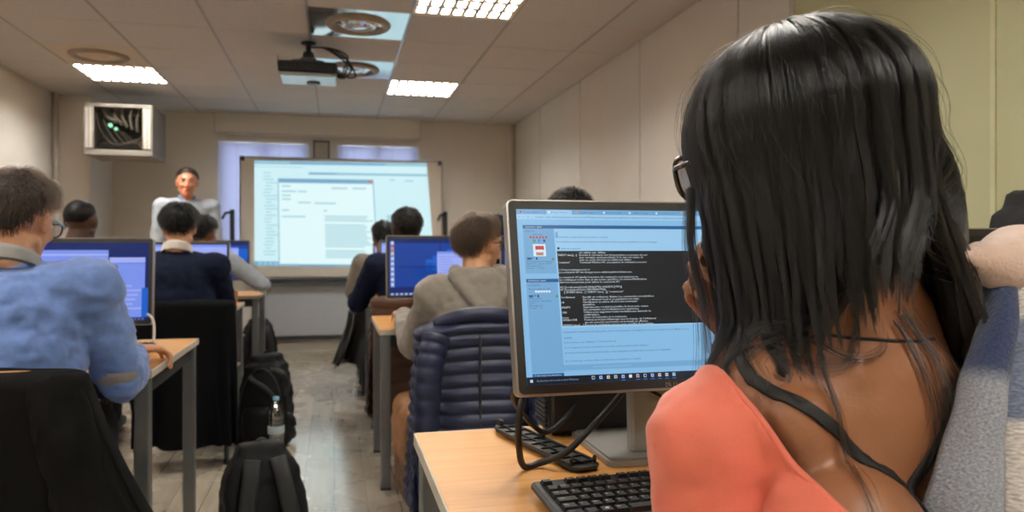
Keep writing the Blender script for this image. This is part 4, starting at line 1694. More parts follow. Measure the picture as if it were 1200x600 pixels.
def garment_top(F, m, infl=.014, voxel=.011, sleeve=.98, wr=.006, name='sweater', belly=.0, seed=1, cuff=.002, hem=True):
    mb = MB()
    torso(mb, F.P + Vector((0, 0, .02)), F.N + Vector((0, -.004, -.022)), [s + Vector((0, 0, -.004)) for s in F.sh], infl + belly, F.w, F.fem, bottom=True)
    k = .86 if F.fem else 1.0
    for (s, e, w_) in F.arms:
        mb.cap(s, .056 * k + infl, s.lerp(e, .5), .052 * k + infl, 14)
        mb.cap(s.lerp(e, .5), .052 * k + infl, e, .042 * k + infl, 14)
        w2 = e.lerp(w_, sleeve)
        mb.cap(e, .042 * k + infl, e.lerp(w2, .5), .043 * k + infl, 14)
        mb.cap(e.lerp(w2, .5), .043 * k + infl, w2, .028 * k + infl * .7, 14)
        ax = (w2 - e).normalized()
        mb.cap(w2 - ax * .03, .033 * k + infl * .7, w2, .033 * k + infl * .6, 14)
    me = mb.remesh(voxel, 4)
    wrinkle(me, wr, 9, seed, (1, 1, 1.6), True)
    wrinkle(me, wr * .5, 22, seed + 3, (1, 1, 1), True)
    return link_mesh(name, me, m, F.o, True)


def trousers(F, m=None, infl=.013):
    mb = MB()
    mb.ell(F.P + Vector((0, -.01, -.005)), (.172 * F.w + infl, .13 * F.w + infl, .115 + infl))
    for (h, k, a, toe) in F.legs:
        mb.cap(h, .084 + infl, k, .060 + infl, 14)
        mb.cap(k, .060 + infl, a + Vector((0, 0, .02)), .044 + infl, 14)
    me = mb.remesh(.014, 4)
    wrinkle(me, .006, 12, 2, (1, 1, 1), True)
    link_mesh('trousers', me, m or M['denim'], F.o, True)
    for (h, k, a, toe) in F.legs:
        mb = MB()
        mb.cap(a + Vector((0, -.035, -.035)), .046, toe + Vector((0, .02, .005)), .036, 14)
        mb.v = [(x, y, max(z, .002)) for x, y, z in mb.v]
        mb.build('shoe', M['shoe'], F.o)


def collar(F, m, r=.066, h=.03, tilt=.35, thick=.008, name='collar', dz=.02, dy=-.01):
    c = F.N + Vector((0, dy, dz))
    mb = MB()
    vs = []
    nn = 36
    for ring, (rr_, zz) in enumerate(((r + .012, -.012), (r + .006, h * .5), (r, h), (r - thick, h), (r - thick, -.01))):
        for k in range(nn):
            a = 2 * math.pi * k / nn
            x, y = rr_ * math.cos(a), rr_ * 1.05 * math.sin(a)
            vs.append(c + Vector((x, y, zz - tilt * y - .012 * max(0, math.sin(a)) ** 6 * (1 if ring in (1, 2, 3) else 0))))
    fs = []
    for i in range(4):
        for k in range(nn):
            k2 = (k + 1) % nn
            fs.append((i * nn + k, i * nn + k2, (i + 1) * nn + k2, (i + 1) * nn + k))
    mb.add(vs, fs, 0, True)
    o = mb.build(name, m, F.o)
    return o


def hair_curves(name, strands, radius, m, parent, taper=.3):
    n = len(strands)
    hc = bpy.data.hair_curves.new(name)
    hc.add_curves([len(s) for s in strands])
    P = np.concatenate([np.asarray(s, dtype=np.float32) for s in strands])
    hc.attributes['position'].data.foreach_set('vector', P.ravel())
    ra = hc.attributes.get('radius') or hc.attributes.new('radius', 'FLOAT', 'POINT')
    rad = np.concatenate([radius * np.linspace(1, taper, len(s), dtype=np.float32) for s in strands])
    ra.data.foreach_set('value', rad.astype(np.float32))
    hc.materials.append(m)
    o = bpy.data.objects.new(name, hc)
    COL.objects.link(o)
    o.parent = parent
    return o


def hair_short(F, mesh_m, strand_m, thick=.016, line=(.62, .30, -.62), seed=0, n=3500, length=.028, radius=.00045, side_burn=True, lift=.5, rough_amp=.006, name='hair', nape=.0):
    """short hair: a cap grown from the scalp, with strands on it"""
    Hm, s = F.Hm, F.hs
    nu, nv = 56, 34
    vs, fs, keep = [], [], []
    rnd = random.Random(seed)
    for j in range(nv + 1):
        e = math.pi / 2 - (math.pi * .92) * j / nv
        for k in range(nu):
            a = 2 * math.pi * k / nu
            u = Vector((math.cos(e) * math.sin(a), math.cos(e) * math.cos(a), math.sin(e)))
            fr = abs((a + math.pi) % (2 * math.pi) - math.pi) / math.pi   # 0 front, 1 back
            if fr < .5:
                t = fr / .5
                hl = line[0] + (line[1] - line[0]) * t ** 1.5
            else:
                t = (fr - .5) / .5
                hl = line[1] + (line[2] - line[1]) * min(1, t * 1.9) ** .8
            d = u.z - hl
            th = thick * max(0.08, min(1, d * 2.6)) if d > 0 else -.012
            base = Vector((u.x * .0765, -.012 + u.y * .0965, .030 + u.z * .0885))
            if u.y < 0 and u.z < 0:
                base.y = min(base.y, -.012 - math.sqrt(max(0, 1 - u.x ** 2)) * .0965 * (1 - .38 * abs(u.z)))
                base.z = .030 + u.z * .115
            nzv = noise.noise(Vector(u) * 4 + Vector((seed, 0, 0))) * rough_amp + noise.noise(Vector(u) * 11 + Vector((seed, 0, 0))) * rough_amp * .7
            p = base + u * (th + (nzv if d > .05 else 0))
            vs.append(Hm @ (p * s))
            keep.append(d > -.10)
    for j in range(nv):
        for k in range(nu):
            k2 = (k + 1) % nu
            q = (j * nu + k, j * nu + k2, (j + 1) * nu + k2, (j + 1) * nu + k)
            if all(keep[i] for i in q):
                fs.append(q[::-1])
    mb = MB()
    mb.add(vs, fs, 0, True)
    o = mb.build(name, mesh_m, F.o)
    if n:
        me = o.data
        # strands from the cap's own faces
        polys = [p for p in me.polygons if p.area > 0]
        ar = np.array([p.area for p in polys])
        ar /= ar.sum()
        rs = np.random.RandomState(seed + 5)
        idx = rs.choice(len(polys), n, p=ar)
        crown = Hm @ (Vector((.01, -.06, .115)) * s)
        st = []
        for i in idx:
            p = polys[i]
            v4 = [Vector(me.vertices[v].co) for v in p.vertices]
            a, b = rs.rand(), rs.rand()
            c = (v4[0] * (1 - a) + v4[1] * a) * (1 - b) + (v4[3] * (1 - a) + v4[2] * a) * b
            nn = (c - (Hm @ Vector((0, -.012, .02)))).normalized()
            dn = (c - crown)
            dn = (dn - nn * dn.dot(nn))
            if dn.length > 1e-5:
                dn.normalize()
            jit = Vector(rs.randn(3)) * .35
            d0 = (dn + nn * lift + jit).normalized()
            L = length * (0.6 + .6 * rs.rand())
            pts = [c - nn * .004, c + d0 * L * .4 + nn * .002, c + (d0 * .7 + dn * .5).normalized() * L * .75, c + (d0 * .4 + dn * .9 + Vector((0, 0, -.15))).normalized() * L]
            st.append([tuple(q) for q in pts])
        hair_curves('hair_strands', st, radius, strand_m, o)
    return o


def glasses(F, m, lens_m=None, temple_m=None, thick=.0028, size=1.0, name='glasses'):
    Hm, s = F.Hm, F.hs
    mb = MB()
    ctr = []
    for q in (-1, 1):
        pts = []
        for k in range(25):
            a = 2 * math.pi * k / 24
            x = q * .034 + .0265 * size * math.copysign(abs(math.cos(a)) ** .75, math.cos(a))
            z = .006 + .0205 * size * math.copysign(abs(math.sin(a)) ** .75, math.sin(a))
            y = .112 - .010 * (abs(x) / .06) ** 2 - .12 * (.02 - z) * .3
            pts.append(Hm @ (Vector((x, y, z)) * s))
        mb.tube(pts, thick, 8, 0, False)
        ctr.append(pts)
    mb.tube([Hm @ (Vector(p) * s) for p in ((-.009, .113, .010), (0, .117, .013), (.009, .113, .010))], thick, 8)
    o = mb.build(name, m, F.o)
    for q in (-1, 1):
        tb = MB()
        tb.tube([Hm @ (Vector((q * a, b, c)) * s) for a, b, c in ((.062, .104, .014), (.074, .090, .014), (.083, .04, .012), (.086, .0, .010), (.083, -.022, -.012))], thick, 8)
        tb.build('temple', temple_m or m, o)
        lb = MB()
        pts = ctr[0 if q < 0 else 1][:-1]
        f_ = (Hm.to_3x3() @ Vector((0, 1, 0))) * .0007
        n_ = len(pts)
        vs = [p + f_ for p in pts] + [p - f_ for p in pts]
        lb.add(vs, [tuple(range(n_)), tuple(range(n_, 2 * n_))[::-1]] + [(i, (i + 1) % n_, n_ + (i + 1) % n_, n_ + i) for i in range(n_)])
        lb.build('lens', lens_m or M['lens'], o, fix=True)
    return o


# ---------------------------------------------------------------- man in the blue sweater (left)
F = figure('seated man in a light blue sweater with glasses, seen from behind at the left desk', (-.865, 2.20, 0), 0, 1.315, M['skin_light'], lean=.10, head_yaw=R(-13), head_pitch=R(16), head_tilt=R(4), head_fwd=.055,
           handR=(.235, .415, .790), handL=(-.22, .50, .785), hintR=(.25, -.4, -1), hand_dirs=[None, ((.62, .75, -.08), (0, -.05, -1), (-.75, .62, 0))], w=1.08, shw=.20, curl=.75, voxel=.0065, hs=1.02, shz=-.035)
o = garment_top(F, M['blue_knit'], .017, .010, .78, .013, 'sweater', .01, 3)
trousers(F)
collar(F, M['grey_knit'], .074, .030, .45, .010, dz=.026)
hair_short(F, M['hair_dkbrown'], M['strand_dkbrown'], .020, (.62, .22, -.66), 3, 6000, .032, .00042, lift=.25)
glasses(F, M['frame_black'], temple_m=M['frame_blue'], thick=.0026)
s_, e_, w_ = F.arms[1]
mb = MB()
mb.cap(e_.lerp(s_, .16), .073, e_.lerp(w_, .22), .070, 18)
me = mb.remesh(.008, 2)
bm = bmesh.new()
bm.from_mesh(me)
ax = ((w_ - e_).normalized() - (s_ - e_).normalized() * -1)
out = (e_ - (s_ + w_) / 2).normalized()
bmesh.ops.delete(bm, geom=[v for v in bm.verts if (v.co - e_).dot(out) < .002], context='VERTS')
bm.to_mesh(me)
bm.free()
link_mesh('elbow_patch', me, M['grey_knit'], F.o, True)

# ---------------------------------------------------------------- standing teacher
F = figure('standing man in a pale blue shirt facing the class, beside the blind', (-1.27, 7.05, 0), R(180 + 14), 1.80, M['skin_ruddy'], lean=.0, head_yaw=R(-4), head_fwd=.03, handR=(.27, .06, .80), handL=(-.27, .06, .80), hintR=(.6, -.6, 0), hintL=(-.6, -.6, 0), w=1.05, shw=.20, sit=False, hs=1.06, voxel=.0075)
garment_top(F, M['shirt'], .014, .011, .97, .006, 'shirt', .006, 5)
trousers(F)
collar(F, M['shirt_collar'], .066, .038, .2, .007)
hair_short(F, M['hair_dkbrown'], M['strand_dkbrown'], .013, (.60, .20, -.60), 4, 2500, .018, .0006, lift=.3)
for q in (-1, 1):
    eb = MB()
    eb.tube([F.Hm @ (Vector(p) * F.hs) for p in ((q * .012, .098, .032), (q * .030, .096, .036), (q * .048, .084, .031))], .0038, 8)
    eb.build('eyebrow', M['hair_dkbrown'], F.o)
eb = MB()
eb.tube([F.Hm @ (Vector(p) * F.hs) for p in ((-.022, .096, -.065), (0, .105, -.066), (.022, .096, -.065))], [.003, .0055, .003], 8)
eb.build('lips', M['lip'], F.o)

# ---------------------------------------------------------------- navy jumper, white collar (left row)
F = figure('man in a navy jumper with a white collar, seen from behind in the left row', (-.835, 4.31, 0), R(0), 1.335, M['skin_light'], lean=.06, head_yaw=R(4), head_pitch=R(16), head_fwd=.05, handR=(.18, .46, .79), handL=(-.20, .46, .79), hintR=(.3, -.3, -1), hintL=(-.3, -.3, -1), w=1.06, shw=.195, shz=-.06)
garment_top(F, M['navy'], .016, .012, .98, .007, 'jumper', .01, 7)
trousers(F)
collar(F, M['white_shirt'], .072, .038, .42, .010)
hair_short(F, M['hair_black'], M['strand_black'], .024, (.60, .15, -.66), 6, 3500, .030, .0006, lift=.6)

# ---------------------------------------------------------------- close cropped head behind the left screen
F = figure('man with close cropped hair showing only his dark head behind the left monitor', (-1.42, 4.44, 0), R(0), 1.375, M['skin_dark'], lean=.06, head_shift=.06, head_yaw=R(-8), head_fwd=.03, shw=.19)
garment_top(F, M['coat_dark'], .014, .013, .98, .005, 'jumper', .0, 8)
trousers(F)
hair_short(F, M['hair_black'], M['strand_black'], .0035, (.58, .10, -.35), 8, 0, rough_amp=.0006)

# ---------------------------------------------------------------- pale grey student near the teacher
F = figure('dark haired student in pale grey with a bare forearm on the desk end', (-.95, 5.74, 0), R(-8), 1.325, M['skin_brown'], lean=.07, head_yaw=R(-14), head_pitch=R(8), head_fwd=.04, handR=(.36, .42, .80), handL=(-.20, .44, .79), hintR=(.9, -.2, -.6), w=1.02, shw=.19)
garment_top(F, M['shirt'], .014, .012, .86, .006, 'shirt', .004, 9)
trousers(F)
hair_short(F, M['hair_black'], M['strand_black'], .024, (.58, .15, -.62), 9, 2000, .026, .0007, lift=.5)

# ---------------------------------------------------------------- grey hooded man
F = figure('man in a grey hooded top with glasses, seen from behind in the right row', (.565, 2.93, 0), R(4), 1.240, M['skin_light'], lean=.10, head_yaw=R(-58), head_pitch=R(4), head_fwd=.035, head_shift=.040, handR=(.14, .48, .80), handL=(-.22, .50, .80), hintL=(-.15, -.3, -1), hintR=(0, -.3, -1), w=1.0, shw=.178, shz=-.06, hs=.96, voxel=.007)
garment_top(F, M['hoodie'], .020, .011, .97, .008, 'hooded_top', .014, 11)
trousers(F)
hair_short(F, M['hair_brown'], M['strand_brown'], .017, (.60, .24, -.58), 11, 7000, .036, .0005, lift=.35, rough_amp=.010)
glasses(F, M['frame_black'], thick=.0024)
mb = MB()
N = F.N
for k in range(13):
    a0, a1 = R(180 + 15 * k - 0), R(180 + 15 * (k + 1))

    def rp(a):
        b = max(0, -math.sin(a))
        return N + Vector((.098 * math.cos(a), -.010 + .100 * math.sin(a), .040 - .030 * b))
    mb.cap(rp(a0), .026 + .012 * max(0, -math.sin(a0)), rp(a1), .026 + .012 * max(0, -math.sin(a1)), 12)
for (a, b) in ((-.10, .0), (.10, .0)):
    for k in range(7):
        t0, t1 = k / 7, (k + 1) / 7

        def fp(t):
            return N + Vector((a * (1 - t) ** .9 * 1.12, -.075 - .110 * math.sin(t * 1.57), .015 - .165 * t ** 1.15))
        mb.cap(fp(t0), .030, fp(t1), .026, 12)
for k in range(5):
    t = k / 4
    mb.ell(N + Vector((0, -.135 - .035 * t, -.01 - .10 * t)), (.085 * (1 - .75 * t), .030, .05))
me = mb.remesh(.008, 4)
wrinkle(me, .005, 16, 4, (1, 1, 1), True)
link_mesh('hood', me, M['hoodie'], F.o, True)

# ---------------------------------------------------------------- upright man behind the big monitor
F = figure('black haired man mostly hidden behind the top edge of the big monitor', (1.07, 3.0, 0), R(0), 1.352, M['skin_light'], lean=.05, head_shift=-.07, head_yaw=R(0), head_pitch=R(6), shw=.175, hintL=(0, -.3, -1), hintR=(0, -.3, -1))
garment_top(F, M['coat_dark'], .014, .013, .98, .005, 'jumper', .0, 12)
trousers(F)
hair_short(F, M['hair_black'], M['strand_black'], .022, (.58, .15, -.64), 12, 2500, .026, .0006, lift=.5)

# ---------------------------------------------------------------- navy jumper man, right row
F = figure('man in a navy jumper without a collar, dark round hair, before the projected picture', (.435, 4.42, 0), R(8), 1.335, M['skin_dark'], lean=.05, head_yaw=R(0), head_pitch=R(8), shw=.185, handL=(-.24, .44, .80), handR=(.2, .44, .80), hintL=(-.45, -.2, -1), hintR=(.2, -.3, -1), w=1.04, shz=-.06)
garment_top(F, M['navy'], .016, .012, .98, .007, 'jumper', .006, 13)
trousers(F)
hair_short(F, M['hair_black'], M['strand_black'], .020, (.56, .10, -.64), 13, 2000, .016, .0007, lift=.6)

# ---------------------------------------------------------------- his neighbour, a sliver of dark hair
F = figure('dark haired student seen as a sliver beside the glasses of the hooded man', (.99, 4.45, 0), R(0), 1.295, M['skin_light'], lean=.06, shw=.175, hintL=(0, -.3, -1), hintR=(0, -.3, -1))
garment_top(F, M['coat_dark'], .014, .013, .98, .005, 'jumper', .0, 14)
trousers(F)
hair_short(F, M['hair_black'], M['strand_black'], .022, (.58, .15, -.64), 14, 1200, .024, .0008, lift=.5)

# ---------------------------------------------------------------- beige jumper, front right row
F = figure('student in a beige jumper with black hair, closest to the whiteboard', (.39, 5.95, 0), R(4), 1.305, M['skin_brown'], lean=.06, shw=.18, handL=(-.20, .44, .80), hintL=(-.3, -.2, -1))
garment_top(F, M['beige_cloth'], .015, .013, .98, .006, 'jumper', .004, 15)
trousers(F)
hair_short(F, M['hair_black'], M['strand_black'], .022, (.56, .10, -.66), 15, 1500, .02, .0008, lift=.5)

# ================================================================ the woman in front
from mathutils.bvhtree import BVHTree
WLOC = Vector((.515, .60, 0))
DX = -.060


def back_shape(mb, F):
    # shoulder blades, muscles beside the spine, nape
    N = F.N
    for q in (-1, 1):
        mb.cap(N + Vector((q * .085, -.070, -.10)), .034, N + Vector((q * .070, -.078, -.20)), .030, 12)
        mb.cap(N + Vector((q * .030, -.060, -.06)), .030, N + Vector((q * .032, -.075, -.28)), .034, 12)
        mb.cap(N + Vector((q * .02, -.03, .04)), .028, N + Vector((q * .11, -.03, -.09)), .032, 12)


F = figure('woman with long black hair and glasses in a coral top, seen from behind', WLOC, 0, 1.330, M['skin_brown'], lean=.045, head_yaw=R(17), head_pitch=R(10), head_tilt=R(-3), head_fwd=.035, head_shift=-.057,
           handR=(-.050, .185, 1.030), handL=(-.12, .27, .66), hintR=(1, .3, -.6), hintL=(-.1, -.4, -.6), w=.90, shw=.138, fem=True, curl=1.05, voxel=.0055, hs=.98, shz=-.128, extra=back_shape,
           hand_dirs=[None, ((-.6, -.1, .7), (-.1, -1, -.1), (.7, 0, .6))])
WO = F.o
body_bvh = BVHTree.FromPolygons([v.co.copy() for v in WO.data.vertices], [tuple(p.vertices) for p in WO.data.polygons])

# coral top with a wide scooped back
mb = MB()
torso(mb, F.P + Vector((0, 0, .02)), F.N + Vector((0, -.004, -.012)), F.sh, .011, F.w, True)
for q in (-1, 1):
    mb.cap(F.N + Vector((q * .085, -.070, -.10)), .043, F.N + Vector((q * .070, -.078, -.20)), .040, 12)
for (s, e, w_) in F.arms:
    mb.cap(s, .0555, s.lerp(e, .5), .053, 14)
    mb.cap(s.lerp(e, .5), .053, e, .047, 14)
    mb.cap(e, .049, e.lerp(w_, .2), .050, 14)
me = mb.remesh(.0065, 3)
wrinkle(me, .007, 9, 21, (1, 1, 1.4), True)
wrinkle(me, .0018, 30, 23, (1, 1, 1), True)


def scoop(co):
    k = abs(co.x - .047 - DX) / .150
    if k > 1.03:
        return False
    return co.z > .868 + .13 * k ** 4


bm = bmesh.new()
bm.from_mesh(me)
bmesh.ops.delete(bm, geom=[v for v in bm.verts if scoop(v.co)], context='VERTS')
loose = [v for v in bm.verts if not v.link_faces]
bmesh.ops.delete(bm, geom=loose, context='VERTS')
for _ in range(14):
    mv = {}
    for v in bm.verts:
        if v.is_boundary:
            nb = [e.other_vert(v).co for e in v.link_edges if e.is_boundary]
            if len(nb) == 2:
                mv[v] = (nb[0] + nb[1]) / 2 * .5 + v.co * .5
    for v, c in mv.items():
        v.co = c
bmesh.ops.smooth_vert(bm, verts=[v for v in bm.verts if not v.is_boundary], factor=.3, use_axis_x=True, use_axis_y=True, use_axis_z=True)
# ordered boundary loops for the hem
loops = []
left = set(v for v in bm.verts if v.is_boundary)
while left:
    v = left.pop()
    lp = [v.co.copy()]
    cur, prev = v, None
    while True:
        nx = [e.other_vert(cur) for e in cur.link_edges if e.is_boundary and e.other_vert(cur) in left]
        if not nx:
            break
        cur = nx[0]
        left.discard(cur)
        lp.append(cur.co.copy())
    if len(lp) > 20:
        loops.append(lp)
bm.to_mesh(me)
bm.free()
ct = link_mesh('coral_top', me, M['coral'], WO, True)
sd = ct.modifiers.new('thick', 'SOLIDIFY')
sd.thickness = .0025
sd.offset = 1
mb = MB()
for lp in loops:
    sm = []
    n = len(lp)
    for i in range(0, n, 2):
        sm.append(sum((lp[(i + k) % n] for k in range(-3, 4)), Vector()) / 7)
    sm.append(sm[0])
    mb.tube(sm, .0034, 8, 0, False)
mb.build('hem', M['coral'], ct)
trousers(F)


def on_back(x, z, off=.0):
    x += DX
    h = body_bvh.ray_cast(Vector((x, -1, z)), Vector((0, 1, 0)))
    if h[0] is None:
        return Vector((x, 0, z))
    return h[0] + h[1] * off


def ribbon(pts, wd, th, name, m, parent):
    """flat strap lying on the skin"""
    P, Nn = [], []
    for p in pts:
        c, n, i_, d = body_bvh.find_nearest(p)
        P.append(c + n * th)
        Nn.append(n)
    vs, fs = [], []
    for i, p in enumerate(P):
        t = (P[min(i + 1, len(P) - 1)] - P[max(i - 1, 0)]).normalized()
        a = t.cross(Nn[i]).normalized()
        for (u, v) in ((-1, -.4), (-.8, .6), (.8, .6), (1, -.4)):
            vs.append(p + a * wd * u + Nn[i] * th * v)
    for i in range(len(P) - 1):
        for k in range(4):
            k2 = (k + 1) % 4
            fs.append((i * 4 + k, i * 4 + k2, (i + 1) * 4 + k2, (i + 1) * 4 + k))
    mb = MB()
    mb.add(vs, fs, 0, True)
    return mb.build(name, m, parent, fix=True)


sp = [on_back(x, z) for x, z in ((-.098, 1.015), (-.085, 1.00), (-.06, .982), (-.035, .96), (-.01, .937), (.02, .912), (.045, .887), (.075, .855), (.10, .82))]
top = F.N + Vector((-.105, .03, -.03))
ribbon(bez([F.N + Vector((-.10, .09, -.10)), F.N + Vector((-.105, .04, -.035))] + sp, 60), .0062, .0022, 'bra_strap', M['bra'], WO)
sp2 = [on_back(x, z) for x, z in ((.10, 1.0), (.07, .965), (.035, .925), (.0, .888), (-.04, .85))]
ribbon(bez(sp2, 40), .0055, .0018, 'bra_strap', M['bra'], WO)
nk = [on_back(x, z) for x, z in ((-.02, 1.043), (.0, 1.040), (.03, 1.038), (.06, 1.036), (.09, 1.036))]
ribbon(bez(nk, 60), .0016, .0012, 'neck_cord', M['bra'], WO)
glasses(F, M['tortoise'], thick=.0030, size=1.25)

# ---------------------------------------------------------------- her long hair
Hm, hs = F.Hm, F.hs
HC = Vector((0, -.018, .028))
HR = Vector((.103, .130, .107))
T0 = .46


def hpath(phi, layer, t, L, sway, ph):
    """a point of a lock: over the head, then hanging"""
    ph_r = R(phi)
    if t < T0:
        e = R(88 - 106 * (t / T0))
    else:
        e = R(-18)
    d = Vector((-math.sin(ph_r) * math.cos(e), math.cos(ph_r) * math.cos(e), math.sin(e)))
    p = HC + Vector((d.x * HR.x, d.y * HR.y, d.z * HR.z)) * layer
    if t >= T0:
        h = (t - T0) / (1 - T0)
        back = math.exp(-((phi - 184) / 40.0) ** 2)
        side = -1 if phi < 183 else 1
        p.z -= L * h
        k = 1 - (.05 if phi < 183 else .08) * h
        p.x *= k
        p.y = HC.y + (p.y - HC.y) * (k if phi < 230 else 1 - .1 * h)
        p.x += side * (.030 if side < 0 else .040) * back * max(0, (h - .4) / .6) ** 1.5
        if side < 0:
            p.y += .010 * back * h ** 2.2
        p.x += sway * math.sin(h * 4.2 + ph) * h
        p.y += sway * .7 * math.cos(h * 3.6 + ph) * h
        if phi > 195:
            p.x += .030 * math.sin(min(1, h * 1.6) * math.pi) * layer
    return Hm @ (p * hs)


def hlen(phi):
    pts = [(0, .10), (30, .22), (45, .235), (80, .225), (100, .205), (125, .168), (150, .145), (183, .142), (198, .18), (215, .27), (260, .28), (300, .22), (330, .14), (360, .10)]
    for (a, b), (c, d) in zip(pts, pts[1:]):
        if a <= phi <= c:
            return b + (d - b) * (phi - a) / (c - a)
    return .15


def outside(p, off=.005):
    c, n, i_, d = body_bvh.find_nearest(p)
    if c is not None and (p - c).dot(n) < off:
        return c + n * off
    return p


rs = np.random.RandomState(11)
mb = MB()
for (f0, f1) in ((32, 182.5), (183.5, 322)):
    nf, ntt = 40, 26
    vs, fs = [], []
    for i in range(nf + 1):
        phi = f0 + (f1 - f0) * i / nf
        wob = .018 * math.sin(phi * .41) + .014 * math.sin(phi * 1.13)
        for j in range(ntt + 1):
            t = j / ntt * .93
            p = hpath(phi, .90 + wob * (.3 + t), t, hlen(phi), .006, phi * .05)
            if t > T0 * .8:
                p = outside(p, .004)
            vs.append(p)
    for i in range(nf):
        for j in range(ntt):
            a = i * (ntt + 1) + j
            fs.append((a, a + 1, a + ntt + 2, a + ntt + 1))
    mb.add(vs, fs, 0, True)
# the top in front of the crown
vs, fs = [], []
for i in range(21):
    phi = -42 + 84 * i / 20
    for j in range(9):
        vs.append(hpath(phi % 360, .88, j / 8 * T0 * .55, .1, 0, 0))
for i in range(20):
    for j in range(8):
        a = i * 9 + j
        fs.append((a, a + 1, a + 10, a + 9))
mb.add(vs, fs, 0, True)
wh = mb.build('hair', M['hair_black'], WO)
sd = wh.modifiers.new('thick', 'SOLIDIFY')
sd.thickness = .006
sd.offset = -1

strands = []
NCL = 260
for c in range(NCL):
    phi0 = 31 + 295 * (c + rs.rand()) / NCL
    lay0 = .905 + .11 * rs.rand()
    sw, ph = .004 + .009 * rs.rand(), 6.28 * rs.rand()
    lf = .80 + .32 * rs.rand()
    for k in range(32):
        dphi = rs.randn() * 1.15
        dl = rs.randn() * .012
        L = hlen(phi0) * lf * (.85 + .2 * rs.rand())
        t0 = .0 if rs.rand() < .75 else .25 * rs.rand()
        pts = []
        n = 15
        for j in range(n):
            t = t0 + (1 - t0) * j / (n - 1)
            gath = 1 - .55 * max(0, (t - .3) / .7)
            phi = phi0 + dphi * gath + (2.5 * math.sin(t * 5 + ph)) * t
            phi = min(max(phi, 28), 332)
            p = hpath(phi, lay0 + dl * gath, t, L, sw, ph)
            if t > T0 * .85:
                p = outside(p, .003 + .003 * rs.rand())
            pts.append(tuple(p))
        strands.append(pts)
# strands in front of the crown
for c in range(900):
    phi = (-40 + 80 * rs.rand()) % 360
    lay = .90 + .04 * rs.rand()
    strands.append([tuple(hpath(phi, lay, T0 * .56 * j / 9, .1, 0, 0)) for j in range(10)])
hair_curves('hair_strands', strands, .00042, M['strand_black'], wh, .35)

# loose wisps: over the nape and down the back, a curl out to the right, fly-aways
wisps = []


def wisp(ctrl, n, spread, onback=True):
    c = [Vector(p) for p in ctrl]
    for k in range(n):
        o = Vector(rs.randn(3)) * spread
        q = [p + o * (0.4 + .9 * i / len(c)) for i, p in enumerate(c)]
        b = bez(q, 26)
        if onback:
            b = [outside(p, .004 + .003 * rs.rand()) for p in b]
        m_ = max(6, int(len(b) * (.7 + .3 * rs.rand())))
        wisps.append([tuple(p) for p in b[:m_]])


N = F.N


def nb(x, z, off=.006):
    return on_back(x, z, off)


wisp([nb(-.02, 1.06), nb(-.035, 1.02), nb(-.045, .98), nb(-.042, .94), nb(-.05, .90), nb(-.048, .84)], 16, .003)
wisp([nb(.045, 1.05), nb(.052, 1.0), nb(.05, .95), nb(.03, .92), nb(.015, .89), nb(.012, .84)], 14, .005)
wisp([nb(.06, 1.06), nb(.068, 1.0), nb(.06, .96), nb(.055, .93)], 26, .010)
wisp([nb(.0, 1.085), nb(-.03, 1.055), nb(-.07, 1.035), nb(-.10, 1.02)], 60, .009)
wisp([nb(.01, 1.075), nb(.0, 1.04), nb(-.015, 1.02), nb(-.045, 1.015), nb(-.08, 1.03)], 20, .005)
wisp([nb(-.04, 1.04), nb(-.01, 1.022), nb(.02, 1.03), nb(.035, 1.06)], 12, .003)
hr = Hm @ Vector((.095, -.07, .0))
wisp([hr + Vector((.0, .0, .03)), hr + Vector((.028, .0, .0)), hr + Vector((.038, .0, -.035)), hr + Vector((.022, .0, -.07)), hr + Vector((-.01, -.01, -.095)), hr + Vector((-.03, -.01, -.12))], 46, .0028, False)
wisp([hr + Vector((.0, .0, .02)), hr + Vector((.015, .0, -.01)), hr + Vector((.018, .0, -.045)), hr + Vector((.0, .0, -.08)), hr + Vector((-.03, -.01, -.11))], 40, .003, False)
lf = Hm @ Vector((-.098, .045, -.02))
wisp([lf, lf + Vector((.002, .004, -.06)), lf + Vector((.014, .0, -.12)), lf + Vector((.008, -.02, -.175)), lf + Vector((-.004, -.03, -.21))], 60, .005, True)
hair_curves('hair_strands', wisps, .00028, M['strand_black'], wh, .4)
fly = []
for k in range(260):
    phi = 40 + 285 * rs.rand()
    a = rs.rand() * .9
    out_ = 1.02 + .10 * rs.rand() ** 2
    seedv = rs.randn(3)
    pts = []
    for j in range(12):
        t = a * T0 + (.25 + .3 * rs.rand() * 0) * j / 11
        p = hpath(phi + 9 * seedv[0] * (j / 11) ** 1.5, .98 + (out_ - .98) * math.sin(j / 11 * 2.6), min(t, .95), .2, .01, seedv[1])
        pts.append(tuple(p))
    fly.append(pts)
hair_curves('hair_strands', fly, .00020, M['strand_black'], wh, .5)

# ================================================================ the plaid scarf on her shoulder
sc = empty('plaid_scarf', (.63, .60, 0))
tag(sc, 'plaid scarf with a pale pink end over the shoulder of the coral woman', 'scarf')
Lk = [(.455, .525, .80), (.470, .522, .85), (.482, .520, .901), (.506, .524, .955), (.532, .531, 1.004), (.578, .552, 1.056), (.612, .585, 1.088), (.630, .64, 1.085), (.625, .70, 1.03), (.60, .75, .94)]
Fk = [(.506, .472, .80), (.511, .480, .85), (.519, .489, .908), (.533, .502, .955), (.554, .519, 1.004), (.592, .547, 1.062), (.626, .585, 1.092), (.652, .65, 1.09), (.645, .72, 1.03), (.62, .77, .94)]
Rk = [(.72, .440, .80), (.722, .450, .85), (.724, .458, .908), (.726, .474, .955), (.728, .492, 1.004), (.732, .525, 1.056), (.738, .585, 1.085), (.74, .65, 1.085), (.735, .73, 1.03), (.72, .78, .94)]
vals = [1.02, .93, .84, .66, .50, .36, .22, .12, .05, .0]
nr, nc = 64, 40
vs, uvs = [], []
